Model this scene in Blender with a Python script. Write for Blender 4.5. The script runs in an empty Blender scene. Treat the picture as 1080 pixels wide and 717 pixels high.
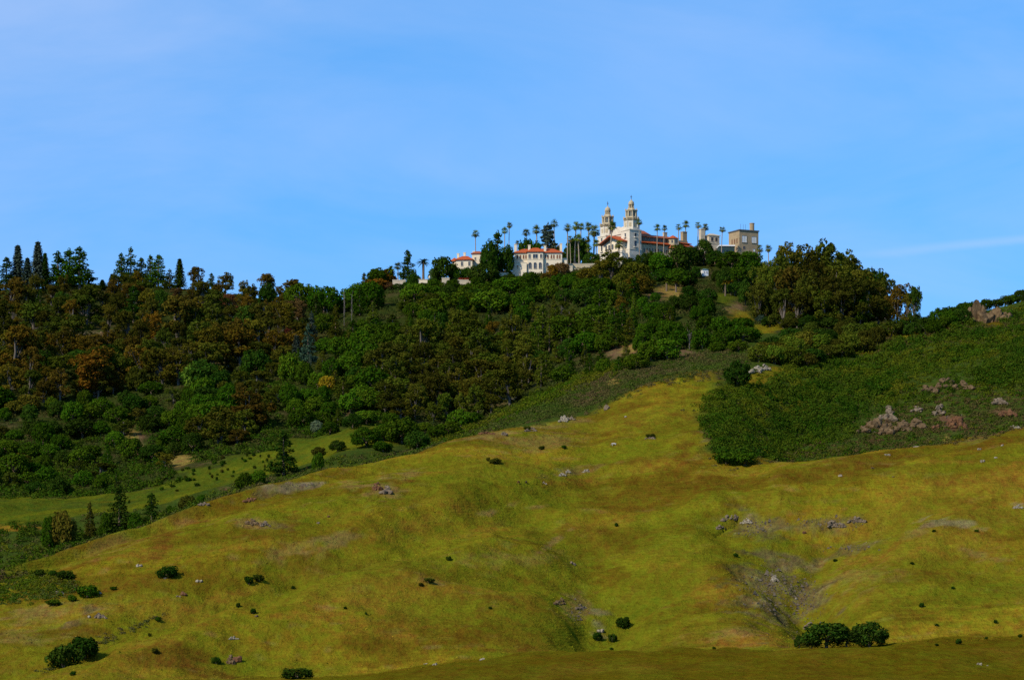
import bpy, math, random
import numpy as np
from mathutils import Vector

random.seed(7)
RNG = np.random.default_rng(11)
SC = bpy.context.scene
COL = SC.collection
R = math.radians

# ------------------------------------------------------------------ camera, sky, sun, exposure
FPX, UC, VH, EYE = 3857.0, 540.0, 800.0, 6.0      # focal length in px of a 1080 px wide frame, centre column, eye level row, eye height
cam = bpy.data.cameras.new('camera')
cam.sensor_width = 36.0
cam.lens = FPX / 1080.0 * 36.0
cam.shift_y = (VH - 358.5) / 1080.0
cam.clip_start = 0.5
cam.clip_end = 60000.0
co = bpy.data.objects.new('camera', cam)
COL.objects.link(co)
co.location = (0, 0, EYE)
co.rotation_euler = (R(90), 0, 0)
SC.camera = co
SC.render.resolution_x, SC.render.resolution_y = 1024, 679

SUN_AZ = math.atan2(-0.72, -0.69)     # compass-like: atan2(x, y) of the direction towards the sun
SUN_EL = R(37)
sun = bpy.data.lights.new('sun', 'SUN')
sun.energy = 5.0
sun.angle = R(0.53)
sun.color = (1.0, 0.93, 0.79)
so = bpy.data.objects.new('sun', sun)
COL.objects.link(so)
sd = Vector((math.sin(SUN_AZ) * math.cos(SUN_EL), math.cos(SUN_AZ) * math.cos(SUN_EL), math.sin(SUN_EL)))
so.rotation_euler = sd.to_track_quat('Z', 'Y').to_euler()
so.location = sd * 500

w = bpy.data.worlds.new('World')
SC.world = w
w.use_nodes = True
nt = w.node_tree
nt.nodes.clear()
wo = nt.nodes.new('ShaderNodeOutputWorld')
bg = nt.nodes.new('ShaderNodeBackground')
sky = nt.nodes.new('ShaderNodeTexSky')
sky.sky_type = 'NISHITA'
sky.sun_disc = False
sky.sun_elevation = SUN_EL
sky.sun_rotation = SUN_AZ
sky.altitude = 200
sky.air_density = 1.0
sky.dust_density = 0.0
sky.ozone_density = 4.0
tc = nt.nodes.new('ShaderNodeTexCoord')
ad = nt.nodes.new('ShaderNodeVectorMath'); ad.operation = 'ADD'; ad.inputs[1].default_value = (0, 0, 0.16)
nm = nt.nodes.new('ShaderNodeVectorMath'); nm.operation = 'NORMALIZE'
nt.links.new(tc.outputs['Generated'], ad.inputs[0])
nt.links.new(ad.outputs[0], nm.inputs[0])
nt.links.new(nm.outputs[0], sky.inputs['Vector'])
tint = nt.nodes.new('ShaderNodeMix'); tint.data_type = 'RGBA'; tint.blend_type = 'MULTIPLY'
tint.inputs['Factor'].default_value = 1.0
tint.inputs['B'].default_value = (0.72, 1.36, 1.68, 1)
nt.links.new(sky.outputs[0], tint.inputs['A'])
# thin high cloud veil
mp = nt.nodes.new('ShaderNodeMapping'); mp.inputs['Scale'].default_value = (4.0, 1.0, 14.0); mp.inputs['Rotation'].default_value = (0, R(-14), 0)
nt.links.new(tc.outputs['Generated'], mp.inputs[0])
nz = nt.nodes.new('ShaderNodeTexNoise'); nz.inputs['Scale'].default_value = 1.6; nz.inputs['Detail'].default_value = 6; nz.inputs['Roughness'].default_value = 0.55
nz.inputs['Distortion'].default_value = 0.6
nt.links.new(mp.outputs[0], nz.inputs['Vector'])
rp = nt.nodes.new('ShaderNodeMapRange'); rp.inputs['From Min'].default_value = 0.42; rp.inputs['From Max'].default_value = 0.78; rp.inputs['To Max'].default_value = 0.24
nt.links.new(nz.outputs['Fac'], rp.inputs['Value'])
cl = nt.nodes.new('ShaderNodeMix'); cl.data_type = 'RGBA'
cl.inputs['B'].default_value = (4.7, 5.4, 7.5, 1)
nt.links.new(rp.outputs[0], cl.inputs['Factor'])
nt.links.new(tint.outputs['Result'], cl.inputs['A'])
# a thin cirrus streak low in the sky to the right, and a pale veil high on the left
sp_ = nt.nodes.new('ShaderNodeSeparateXYZ'); nt.links.new(tc.outputs['Generated'], sp_.inputs[0])
def wmath(op, a, b=None, c=None):
    n_ = nt.nodes.new('ShaderNodeMath'); n_.operation = op
    for i_, q_ in enumerate((a, b, c)):
        if q_ is None: continue
        if isinstance(q_, (int, float)): n_.inputs[i_].default_value = q_
        else: nt.links.new(q_, n_.inputs[i_])
    return n_.outputs[0]
def wramp(val, a, b, lo, hi):
    n_ = nt.nodes.new('ShaderNodeMapRange'); n_.interpolation_type = 'SMOOTHSTEP'
    for k_, q_ in zip(('From Min', 'From Max', 'To Min', 'To Max'), (a, b, lo, hi)): n_.inputs[k_].default_value = q_
    nt.links.new(val, n_.inputs['Value']); return n_.outputs[0]
line_ = wmath('MULTIPLY_ADD', sp_.outputs[0], -0.075, sp_.outputs[2])
line_ = wmath('MULTIPLY_ADD', nz.outputs['Fac'], 0.004, line_)
dist_ = wmath('ABSOLUTE', wmath('SUBTRACT', line_, 0.1312))
streak = wmath('MULTIPLY', wramp(dist_, 0.0, 0.0019, 0.17, 0.0), wramp(sp_.outputs[0], 0.075, 0.125, 0.0, 1.0))
veil = wmath('MULTIPLY', wramp(sp_.outputs[0], -0.16, 0.02, 0.15, 0.02), wramp(sp_.outputs[2], 0.12, 0.19, 0.2, 1.0))
veil = wmath('MULTIPLY', veil, wramp(nz.outputs['Fac'], 0.25, 0.7, 0.4, 1.4))
tot = wmath('ADD', wmath('ADD', rp.outputs[0], streak), veil)
nt.links.new(tot, cl.inputs['Factor'])
bg.inputs['Strength'].default_value = 0.135
nt.links.new(cl.outputs['Result'], bg.inputs[0])
nt.links.new(bg.outputs[0], wo.inputs[0])

SC.view_settings.view_transform = 'Standard'
SC.view_settings.look = 'None'
SC.view_settings.gamma = 1.0
SC.view_settings.exposure = 0.0
SC.view_settings.use_curve_mapping = False
SC.render.engine = 'CYCLES'
SC.cycles.max_bounces = 4
SC.cycles.diffuse_bounces = 2
SC.cycles.use_denoising = False


# ------------------------------------------------------------------ helpers
def tag(o, label=None, cat=None, group=None, kind=None):
    if label: o['label'] = label
    if cat: o['category'] = cat
    if group: o['group'] = group
    if kind: o['kind'] = kind
    return o


def empty(name, loc, rz=0.0):
    o = bpy.data.objects.new(name, None)
    COL.objects.link(o)
    o.location = loc
    o.rotation_euler = (0, 0, rz)
    o.empty_display_size = 1
    return o


def link(name, me, parent=None):
    o = bpy.data.objects.new(name, me)
    COL.objects.link(o)
    if parent is not None:
        o.parent = parent
    return o


def np_mesh(name, V, F, mat, smooth=False):
    """mesh from float verts and an int face array with k corners per face"""
    V = np.asarray(V, dtype=np.float32); F = np.asarray(F, dtype=np.int32)
    me = bpy.data.meshes.new(name)
    k = F.shape[1]
    me.vertices.add(len(V)); me.vertices.foreach_set('co', V.ravel())
    me.loops.add(F.size); me.loops.foreach_set('vertex_index', F.ravel())
    me.polygons.add(len(F))
    me.polygons.foreach_set('loop_start', np.arange(len(F), dtype=np.int32) * k)
    me.polygons.foreach_set('loop_total', np.full(len(F), k, dtype=np.int32))
    me.polygons.foreach_set('use_smooth', np.full(len(F), smooth, dtype=bool))
    me.materials.append(mat)
    me.update(calc_edges=True)
    return me


def hash2(ix, iy, seed):
    h = (ix.astype(np.int64) * 374761393 + iy.astype(np.int64) * 668265263 + seed * 974634777) & 0x7fffffff
    h = ((h ^ (h >> 13)) * 1274126177) & 0x7fffffff
    h = (h ^ (h >> 16)) & 0xffff
    return h / 65535.0


def vnoise(x, y, seed=0):
    ix = np.floor(x); iy = np.floor(y)
    fx = x - ix; fy = y - iy
    fx = fx * fx * fx * (fx * (fx * 6 - 15) + 10); fy = fy * fy * fy * (fy * (fy * 6 - 15) + 10)
    a = hash2(ix, iy, seed); b = hash2(ix + 1, iy, seed); c = hash2(ix, iy + 1, seed); d = hash2(ix + 1, iy + 1, seed)
    return (a * (1 - fx) + b * fx) * (1 - fy) + (c * (1 - fx) + d * fx) * fy * 1.0


def fbm(x, y, seed=0, octs=4, rough=0.5):
    s = 0; a = 1.0; t = 0
    for k in range(octs):
        c, si = math.cos(0.7 * k + 0.3), math.sin(0.7 * k + 0.3)
        s = s + a * vnoise((x * c - y * si) * 2 ** k + 17.3 * k, (x * si + y * c) * 2 ** k - 9.1 * k, seed + k)
        t += a; a *= rough
    return s / t          # 0..1


def pchip(x, y, xq):
    x = np.asarray(x, float); y = np.asarray(y, float)
    h = np.diff(x); d = np.diff(y) / h
    m = np.zeros_like(y)
    for i in range(1, len(x) - 1):
        if d[i - 1] * d[i] > 0:
            w1 = 2 * h[i] + h[i - 1]; w2 = h[i] + 2 * h[i - 1]
            m[i] = (w1 + w2) / (w1 / d[i - 1] + w2 / d[i])
    m[0] = d[0]; m[-1] = d[-1]
    xq = np.clip(xq, x[0], x[-1])
    i = np.clip(np.searchsorted(x, xq, side='right') - 1, 0, len(x) - 2)
    t = (xq - x[i]) / h[i]
    return (y[i] * (1 + 2 * t) * (1 - t) ** 2 + m[i] * h[i] * t * (1 - t) ** 2
            + y[i + 1] * t * t * (3 - 2 * t) + m[i + 1] * h[i] * t * t * (t - 1))


def ss_(t):
    t = np.clip(t, 0, 1); return t * t * (3 - 2 * t)


# ------------------------------------------------------------------ materials
def new_mat(name):
    m = bpy.data.materials.new(name)
    m.use_nodes = True
    t = m.node_tree
    b = t.nodes['Principled BSDF']
    b.inputs['Roughness'].default_value = 0.85
    b.inputs['Specular IOR Level'].default_value = 0.15
    return m, t, b


def mat_plain(name, c, rough=0.8, var=0.25, scale=0.6, spec=0.15, c2=None, bump=0.0):
    """plain-coloured stuff with procedural unevenness (object coordinates, metres)"""
    m, t, b = new_mat(name)
    b.inputs['Roughness'].default_value = rough
    b.inputs['Specular IOR Level'].default_value = spec
    g = t.nodes.new('ShaderNodeNewGeometry')
    n = t.nodes.new('ShaderNodeTexNoise'); n.inputs['Scale'].default_value = scale; n.inputs['Detail'].default_value = 5; n.inputs['Roughness'].default_value = 0.65
    t.links.new(g.outputs['Position'], n.inputs['Vector'])
    mr = t.nodes.new('ShaderNodeMapRange'); mr.inputs['From Min'].default_value = 0.3; mr.inputs['From Max'].default_value = 0.7
    t.links.new(n.outputs['Fac'], mr.inputs['Value'])
    mx = t.nodes.new('ShaderNodeMix'); mx.data_type = 'RGBA'
    lo = c2 if c2 else tuple(v * (1 - var) for v in c)
    hi = c if c2 else tuple(min(1, v * (1 + var * 0.5)) for v in c)
    mx.inputs['A'].default_value = (*lo, 1); mx.inputs['B'].default_value = (*hi, 1)
    t.links.new(mr.outputs[0], mx.inputs['Factor'])
    t.links.new(mx.outputs['Result'], b.inputs['Base Color'])
    if bump:
        bp = t.nodes.new('ShaderNodeBump'); bp.inputs['Strength'].default_value = 1; bp.inputs['Distance'].default_value = bump
        t.links.new(n.outputs['Fac'], bp.inputs['Height']); t.links.new(bp.outputs[0], b.inputs['Normal'])
    return m


def mat_foliage(name, use_object_color=True, base=(0.04, 0.07, 0.012), other=None, noise_scale=0.05):
    """leaf material: leaf colour varies from leaf to leaf, and from plant to plant"""
    m, t, b = new_mat(name)
    t.nodes.remove(b)
    out = t.nodes['Material Output']
    g = t.nodes.new('ShaderNodeNewGeometry')
    oi = t.nodes.new('ShaderNodeObjectInfo')
    hsv = t.nodes.new('ShaderNodeHueSaturation')
    r1 = t.nodes.new('ShaderNodeMapRange'); r1.inputs['To Min'].default_value = 0.7; r1.inputs['To Max'].default_value = 1.32
    t.links.new(g.outputs['Random Per Island'], r1.inputs['Value'])
    t.links.new(r1.outputs[0], hsv.inputs['Value'])
    mlt = t.nodes.new('ShaderNodeMath'); mlt.operation = 'MULTIPLY'; mlt.inputs[1].default_value = 7.31
    fr = t.nodes.new('ShaderNodeMath'); fr.operation = 'FRACT'
    t.links.new(g.outputs['Random Per Island'], mlt.inputs[0]); t.links.new(mlt.outputs[0], fr.inputs[0])
    r2 = t.nodes.new('ShaderNodeMapRange'); r2.inputs['To Min'].default_value = 0.475; r2.inputs['To Max'].default_value = 0.52
    t.links.new(fr.outputs[0], r2.inputs['Value']); t.links.new(r2.outputs[0], hsv.inputs['Hue'])
    if use_object_color:
        t.links.new(oi.outputs['Color'], hsv.inputs['Color'])
    else:
        n = t.nodes.new('ShaderNodeTexNoise'); n.inputs['Scale'].default_value = noise_scale; n.inputs['Detail'].default_value = 4; n.inputs['Roughness'].default_value = 0.6
        t.links.new(g.outputs['Position'], n.inputs['Vector'])
        mr = t.nodes.new('ShaderNodeMapRange'); mr.inputs['From Min'].default_value = 0.36; mr.inputs['From Max'].default_value = 0.64
        t.links.new(n.outputs['Fac'], mr.inputs['Value'])
        mx = t.nodes.new('ShaderNodeMix'); mx.data_type = 'RGBA'
        mx.inputs['A'].default_value = (*base, 1); mx.inputs['B'].default_value = (*(other or base), 1)
        t.links.new(mr.outputs[0], mx.inputs['Factor'])
        t.links.new(mx.outputs['Result'], hsv.inputs['Color'])
    df = t.nodes.new('ShaderNodeBsdfDiffuse'); tr = t.nodes.new('ShaderNodeBsdfTranslucent')
    ms = t.nodes.new('ShaderNodeMixShader'); ms.inputs[0].default_value = 0.18
    t.links.new(hsv.outputs[0], df.inputs[0]); t.links.new(hsv.outputs[0], tr.inputs[0])
    t.links.new(df.outputs[0], ms.inputs[1]); t.links.new(tr.outputs[0], ms.inputs[2])
    t.links.new(ms.outputs[0], out.inputs['Surface'])
    return m


def mat_ground():
    m, t, b = new_mat('hill_ground')
    b.inputs['Roughness'].default_value = 1.0
    b.inputs['Specular IOR Level'].default_value = 0.0
    at = t.nodes.new('ShaderNodeAttribute'); at.attribute_name = 'cover'
    g = t.nodes.new('ShaderNodeNewGeometry')
    def noise(scale, det, ro, stretch=(1, 1, 1)):
        mp_ = t.nodes.new('ShaderNodeMapping'); mp_.inputs['Scale'].default_value = stretch
        t.links.new(g.outputs['Position'], mp_.inputs[0])
        n_ = t.nodes.new('ShaderNodeTexNoise'); n_.inputs['Scale'].default_value = scale; n_.inputs['Detail'].default_value = det; n_.inputs['Roughness'].default_value = ro
        t.links.new(mp_.outputs[0], n_.inputs['Vector'])
        return n_
    n1 = noise(0.9, 6, 0.75, (1, 0.45, 1)); n2 = noise(0.11, 5, 0.65, (1, 0.4, 1)); n3 = noise(0.3, 3, 0.6, (1, 0.4, 1))
    def rng(n_, a, b_, lo, hi):
        r_ = t.nodes.new('ShaderNodeMapRange'); r_.inputs['From Min'].default_value = a; r_.inputs['From Max'].default_value = b_
        r_.inputs['To Min'].default_value = lo; r_.inputs['To Max'].default_value = hi
        t.links.new(n_.outputs['Fac'], r_.inputs['Value']); return r_
    a1 = rng(n1, .3, .7, .74, 1.26); a2 = rng(n2, .3, .7, .82, 1.18); a3 = rng(n3, .35, .65, 0.475, .522)
    mu = t.nodes.new('ShaderNodeMath'); mu.operation = 'MULTIPLY'
    t.links.new(a1.outputs[0], mu.inputs[0]); t.links.new(a2.outputs[0], mu.inputs[1])
    # tussocks and straw: crisp small patches of darker sedge and of dry grass
    n5 = noise(0.42, 7, 0.72, (1, 0.55, 1)); n6 = noise(0.23, 7, 0.7, (1, 0.5, 1))
    dk = rng(n5, .54, .64, 0, .42); lt = rng(n6, .56, .66, 0, .45)
    m1 = t.nodes.new('ShaderNodeMix'); m1.data_type = 'RGBA'; m1.blend_type = 'MULTIPLY'; m1.inputs['B'].default_value = (0.62, 0.58, 0.5, 1)
    t.links.new(at.outputs['Color'], m1.inputs['A']); t.links.new(dk.outputs[0], m1.inputs['Factor'])
    m2 = t.nodes.new('ShaderNodeMix'); m2.data_type = 'RGBA'; m2.blend_type = 'MULTIPLY'; m2.inputs['B'].default_value = (1.36, 1.34, 1.3, 1)
    t.links.new(m1.outputs['Result'], m2.inputs['A']); t.links.new(lt.outputs[0], m2.inputs['Factor'])
    hs = t.nodes.new('ShaderNodeHueSaturation')
    t.links.new(m2.outputs['Result'], hs.inputs['Color']); t.links.new(mu.outputs[0], hs.inputs['Value']); t.links.new(a3.outputs[0], hs.inputs['Hue'])
    t.links.new(hs.outputs[0], b.inputs['Base Color'])
    # cattle terracettes: small steps following the contours
    sx = t.nodes.new('ShaderNodeSeparateXYZ'); t.links.new(g.outputs['Position'], sx.inputs[0])
    zz = t.nodes.new('ShaderNodeMath'); zz.operation = 'MULTIPLY'; zz.inputs[1].default_value = 4.2
    t.links.new(sx.outputs[2], zz.inputs[0])
    n4 = noise(0.05, 4, 0.6)
    zn = t.nodes.new('ShaderNodeMath'); zn.operation = 'MULTIPLY_ADD'; zn.inputs[1].default_value = 26.0
    t.links.new(n4.outputs['Fac'], zn.inputs[0]); t.links.new(zz.outputs[0], zn.inputs[2])
    sn = t.nodes.new('ShaderNodeMath'); sn.operation = 'SINE'; t.links.new(zn.outputs[0], sn.inputs[0])
    bp3 = t.nodes.new('ShaderNodeBump'); bp3.inputs['Strength'].default_value = 1.0; bp3.inputs['Distance'].default_value = 0.07
    t.links.new(sn.outputs[0], bp3.inputs['Height'])
    bp = t.nodes.new('ShaderNodeBump'); bp.inputs['Strength'].default_value = 1.0; bp.inputs['Distance'].default_value = 0.6
    t.links.new(n1.outputs['Fac'], bp.inputs['Height'])
    bp2 = t.nodes.new('ShaderNodeBump'); bp2.inputs['Strength'].default_value = 1.0; bp2.inputs['Distance'].default_value = 2.2
    t.links.new(n2.outputs['Fac'], bp2.inputs['Height']); t.links.new(bp3.outputs[0], bp2.inputs['Normal']); t.links.new(bp2.outputs[0], bp.inputs['Normal'])
    t.links.new(bp.outputs[0], b.inputs['Normal'])
    return m


def mat_tiles(name, c, c2):
    m = mat_plain(name, c, rough=0.75, scale=1.2, c2=c2, bump=0.05)
    return m


M = {}
M['ground'] = mat_ground()
M['leaf'] = mat_foliage('leaves')
M['bark'] = mat_plain('grey_brown_bark', (0.16, 0.11, 0.07), 0.9, 0.4, 1.5)
M['pale_bark'] = mat_plain('pale_bark', (0.115, 0.092, 0.07), 0.85, 0.35, 1.2)
M['palm_bark'] = mat_plain('ringed_palm_bark', (0.30, 0.23, 0.16), 0.9, 0.3, 1.5)
M['dead'] = mat_plain('dead_wood', (0.2, 0.16, 0.14), 0.9, 0.3, 1.0)
M['white'] = mat_plain('cream_stucco', (0.66, 0.55, 0.385), 0.8, 0.13, 0.35)
M['limestone'] = mat_plain('white_limestone', (0.60, 0.52, 0.395), 0.8, 0.22, 0.25)
M['tan'] = mat_plain('carved_tan_stone', (0.44, 0.35, 0.215), 0.8, 0.25, 0.8)
M['beige'] = mat_plain('beige_stucco', (0.46, 0.375, 0.26), 0.85, 0.2, 0.4)
M['brown'] = mat_plain('raw_brown_concrete', (0.32, 0.23, 0.13), 0.9, 0.2, 0.35)
M['tile'] = mat_tiles('red_clay_tile', (0.42, 0.085, 0.020), (0.27, 0.050, 0.014))
M['tile_dull'] = mat_tiles('dull_clay_tile', (0.32, 0.09, 0.035), (0.22, 0.06, 0.025))
M['glass'] = mat_plain('dark_window', (0.02, 0.028, 0.04), 0.2, 0.2, 1.0, 0.5)
M['teal_glass'] = mat_plain('belvedere_glazing', (0.10, 0.16, 0.17), 0.3, 0.2, 1.0, 0.4)
M['shutter'] = mat_plain('red_brown_shutter', (0.16, 0.055, 0.03), 0.7, 0.3, 1.0)
M['wood'] = mat_plain('dark_eave_wood', (0.08, 0.035, 0.025), 0.8, 0.3, 0.8)
M['pale_glass'] = mat_plain('pale_boarded_window', (0.62, 0.60, 0.55), 0.6, 0.15, 0.9)
M['dark_green'] = mat_plain('dark_green_cladding', (0.025, 0.05, 0.05), 0.7, 0.2, 0.5)
M['whitewash'] = mat_plain('white_paint', (0.66, 0.65, 0.62), 0.6, 0.06, 0.5)
M['green_roof'] = mat_plain('green_metal_roof', (0.10, 0.17, 0.14), 0.6, 0.2, 0.6)
M['iron'] = mat_plain('dark_iron', (0.1, 0.09, 0.08), 0.5, 0.2, 2.0)
M['flower'] = mat_foliage('red_flowers', False, (0.30, 0.012, 0.012), (0.10, 0.05, 0.012), 0.6)
M['rock'] = mat_plain('lichen_rock', (0.21, 0.155, 0.095), 0.9, 0.45, 0.6, 0.1, (0.060, 0.042, 0.028), 0.35)
M['rock_tan'] = mat_plain('tan_rock', (0.165, 0.108, 0.052), 0.9, 0.45, 0.5, 0.1, (0.055, 0.030, 0.013), 0.5)
M['rock_white'] = mat_plain('white_rock', (0.32, 0.27, 0.19), 0.9, 0.3, 0.9, 0.1, (0.10, 0.075, 0.045), 0.2)
M['rock_red'] = mat_plain('rusty_rock', (0.17, 0.078, 0.032), 0.9, 0.4, 0.5, 0.1, (0.06, 0.027, 0.014), 0.35)
M['scrub'] = mat_foliage('green_scrub', False, (0.030, 0.070, 0.003), (0.088, 0.092, 0.006), 0.025)
M['sage'] = mat_foliage('grey_green_scrub', False, (0.046, 0.074, 0.009), (0.092, 0.068, 0.024), 0.035)
M['scrub_dark'] = mat_foliage('dark_thicket', False, (0.020, 0.052, 0.003), (0.048, 0.072, 0.005), 0.06)
M['sage_dry'] = mat_foliage('dry_brown_scrub', False, (0.060, 0.068, 0.012), (0.095, 0.062, 0.022), 0.05)
M['under'] = mat_foliage('undergrowth', False, (0.026, 0.050, 0.008), (0.055, 0.050, 0.012), 0.02)
M['cow_dark'] = mat_plain('dark_hide', (0.035, 0.02, 0.014), 0.8, 0.3, 2.0)
M['cow_red'] = mat_plain('red_brown_hide', (0.16, 0.05, 0.025), 0.8, 0.3, 2.0)
M['cow_pied'] = mat_plain('white_hide', (0.75, 0.70, 0.62), 0.8, 0.1, 1.1)

# ------------------------------------------------------------------ the hills
# Each ridge, trough and break of slope is a line across the land: its distance and the elevation angle at which it is seen.
def line(knots):
    k = np.array(knots, float)
    return lambda u: (pchip(k[:, 0], k[:, 1], u), pchip(k[:, 0], k[:, 2], u))

K = {}
K['a'] = lambda u: (np.full_like(u, 5.0), np.full_like(u, VH + EYE / 5 * FPX))
K['b'] = lambda u: (np.full_like(u, 60.0), np.full_like(u, VH + EYE / 60 * FPX))
K['c'] = lambda u: (np.full_like(u, 400.0), np.full_like(u, 840.0))
K['d'] = lambda u: (np.full_like(u, 900.0), np.full_like(u, 756.0))
K['crest0'] = line([(-100, 1360, 744), (0, 1370, 737), (150, 1380, 727), (250, 1385, 717), (300, 1385, 711), (400, 1390, 702), (480, 1390, 696), (600, 1390, 691), (720, 1390, 688), (840, 1390, 684), (1080, 1390, 682.5), (1200, 1390, 682)])
K['dip0'] = line([(-100, 1420, 730), (0, 1425, 723), (150, 1430, 714), (250, 1440, 712), (300, 1440, 711), (400, 1440, 706), (480, 1440, 701), (600, 1440, 696), (720, 1440, 692), (840, 1440, 689), (1080, 1440, 687), (1200, 1440, 686)])
K['low'] = line([(-100, 1460, 700), (0, 1470, 695), (100, 1475, 684), (200, 1480, 676), (300, 1485, 674), (480, 1490, 668), (560, 1490, 672), (640, 1490, 682), (700, 1490, 674), (740, 1490, 664), (780, 1490, 659), (820, 1490, 664), (850, 1492, 676), (900, 1490, 668), (940, 1490, 660), (1080, 1490, 650), (1200, 1490, 645)])
K['mid'] = line([(-100, 1510, 655), (0, 1530, 645), (100, 1545, 622), (200, 1560, 608), (300, 1570, 597), (400, 1580, 583), (480, 1590, 584), (560, 1590, 598), (620, 1590, 613), (660, 1590, 606), (700, 1590, 594), (760, 1590, 586), (800, 1590, 592), (850, 1590, 604), (900, 1590, 594), (960, 1590, 580), (1000, 1590, 575), (1080, 1590, 566), (1200, 1590, 558)])
K['high'] = line([(-100, 1550, 632), (0, 1570, 620), (100, 1600, 590), (200, 1635, 556), (300, 1665, 527), (400, 1690, 507), (480, 1710, 499), (560, 1725, 500), (640, 1740, 499), (700, 1745, 495), (760, 1745, 489), (820, 1745, 487), (900, 1745, 481), (980, 1750, 470), (1040, 1752, 459), (1080, 1755, 450), (1200, 1760, 430)])
K['top'] = line([(-100, 1590, 632), (0, 1610, 606), (100, 1650, 571), (200, 1690, 534.5), (300, 1730, 505), (400, 1780, 487), (480, 1830, 464), (560, 1880, 444), (620, 1910, 438), (660, 1930, 419), (700, 1950, 402), (760, 1970, 394), (800, 1960, 402), (860, 1950, 420), (900, 1940, 420), (1000, 1940, 398), (1080, 1940, 390), (1200, 1940, 380)])
K['behind'] = line([(-100, 1640, 638), (0, 1660, 611), (100, 1700, 577), (200, 1740, 542), (300, 1785, 513), (400, 1835, 491), (480, 1885, 468), (560, 1925, 440), (620, 1950, 428), (660, 1970, 408), (700, 1985, 394), (760, 2010, 384), (800, 2010, 386), (860, 2010, 396), (900, 2010, 398), (1000, 2010, 376), (1080, 2010, 360), (1200, 2010, 350)])
K['vale'] = line([(-100, 1750, 568), (0, 1770, 561), (100, 1805, 547), (200, 1845, 527), (300, 1885, 496), (400, 1925, 462), (480, 1955, 462), (560, 1985, 432), (620, 2010, 408), (660, 2025, 390), (700, 2040, 378), (760, 2065, 372), (800, 2070, 370), (900, 2070, 370), (1000, 2070, 350), (1080, 2070, 338), (1200, 2070, 328)])
K['wood'] = line([(-100, 1940, 530), (0, 1940, 526), (100, 1945, 521), (200, 1970, 501), (300, 2010, 472), (400, 2045, 451), (480, 2070, 455), (560, 2090, 424), (620, 2110, 396), (660, 2120, 381), (700, 2130, 367), (760, 2150, 357), (800, 2160, 353), (900, 2160, 352), (960, 2160, 349), (1000, 2150, 338), (1080, 2150, 319), (1200, 2150, 305)])
K['slope1'] = line([(-100, 2180, 445), (0, 2180, 440), (100, 2180, 435), (200, 2200, 420), (300, 2230, 400), (400, 2250, 388), (480, 2260, 388), (560, 2280, 368), (620, 2290, 350), (700, 2290, 338), (760, 2300, 334), (800, 2300, 341), (850, 2300, 341), (900, 2300, 342), (960, 2300, 346), (1000, 2300, 346), (1080, 2300, 335), (1200, 2300, 325)])
K['slope2'] = line([(-100, 2420, 360), (0, 2420, 358), (100, 2420, 354), (200, 2430, 349), (300, 2440, 348), (400, 2450, 336), (480, 2460, 325), (560, 2460, 318), (620, 2460, 311), (700, 2460, 308), (760, 2460, 311), (820, 2450, 320), (880, 2450, 328), (920, 2450, 336), (960, 2450, 348), (1000, 2450, 358), (1080, 2450, 356), (1200, 2450, 356)])
K['skyline'] = line([(-100, 2650, 306), (0, 2650, 305), (100, 2650, 303), (200, 2650, 306), (260, 2650, 312), (300, 2650, 319), (350, 2650, 319), (385, 2640, 309), (410, 2640, 302), (440, 2640, 297), (480, 2640, 290), (540, 2640, 287), (600, 2640, 281), (660, 2640, 279), (720, 2640, 276), (780, 2640, 272), (820, 2640, 281), (860, 2640, 298), (900, 2640, 318), (940, 2640, 338), (1000, 2640, 372), (1080, 2640, 372), (1200, 2640, 372)])
K['back'] = lambda u: (np.full_like(u, 2780.0), K['skyline'](u)[1] + 24)
K['far'] = lambda u: (np.full_like(u, 3400.0), K['skyline'](u)[1] + 200)
K['out'] = lambda u: (np.full_like(u, 6000.0), np.full_like(u, 802.0))
K['end'] = lambda u: (np.full_like(u, 14000.0), np.full_like(u, 801.6))
ORDER = ['a', 'b', 'c', 'd', 'crest0', 'dip0', 'low', 'mid', 'high', 'top', 'behind', 'vale', 'wood', 'slope1', 'slope2', 'skyline', 'back', 'far', 'out', 'end']

US = np.concatenate([np.arange(-900, -80, 40.0), np.arange(-80, 1160.1, 2.5), np.arange(1200, 2000, 40.0)])
YS = np.concatenate([np.array([5, 15, 30, 60, 120, 200, 300, 400, 500, 600, 700, 800, 900, 1000, 1080, 1150, 1200, 1240, 1280, 1310, 1330, 1350]),
                     np.arange(1360, 2080, 2.0), np.arange(2080, 2700, 5.0), np.arange(2700, 3000, 25.0), np.array([3000, 3150, 3400, 3800, 4500, 6000, 9000, 14000.0])])
UK = np.clip(US, -100, 1200)
kY = np.array([K[k](UK)[0] for k in ORDER]); kV = np.array([K[k](UK)[1] for k in ORDER])
# the trough behind the right-hand grassy ridge
ih = ORDER.index('high')
rt = ss_((UK - 760) / 90)
lineY = kY[ih] + 45
lineV = (kV[ih] * 0.72 + kV[ih + 1] * 0.28) * (1 - rt) + (kV[ih] + 6) * rt
kY = np.insert(kY, ih + 1, lineY, axis=0); kV = np.insert(kV, ih + 1, lineV, axis=0)
VG = np.zeros((len(YS), len(US)))
for j in range(len(US)):
    VG[:, j] = pchip(kY[:, j], kV[:, j], YS)
# smooth across columns a little
for _ in range(3):
    VG[:, 1:-1] = 0.25 * VG[:, :-2] + 0.5 * VG[:, 1:-1] + 0.25 * VG[:, 2:]
UU, YY = np.meshgrid(US, YS)
XX = (UU - UC) / FPX * YY
ZZ = EYE + (VH - VG) / FPX * YY

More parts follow.
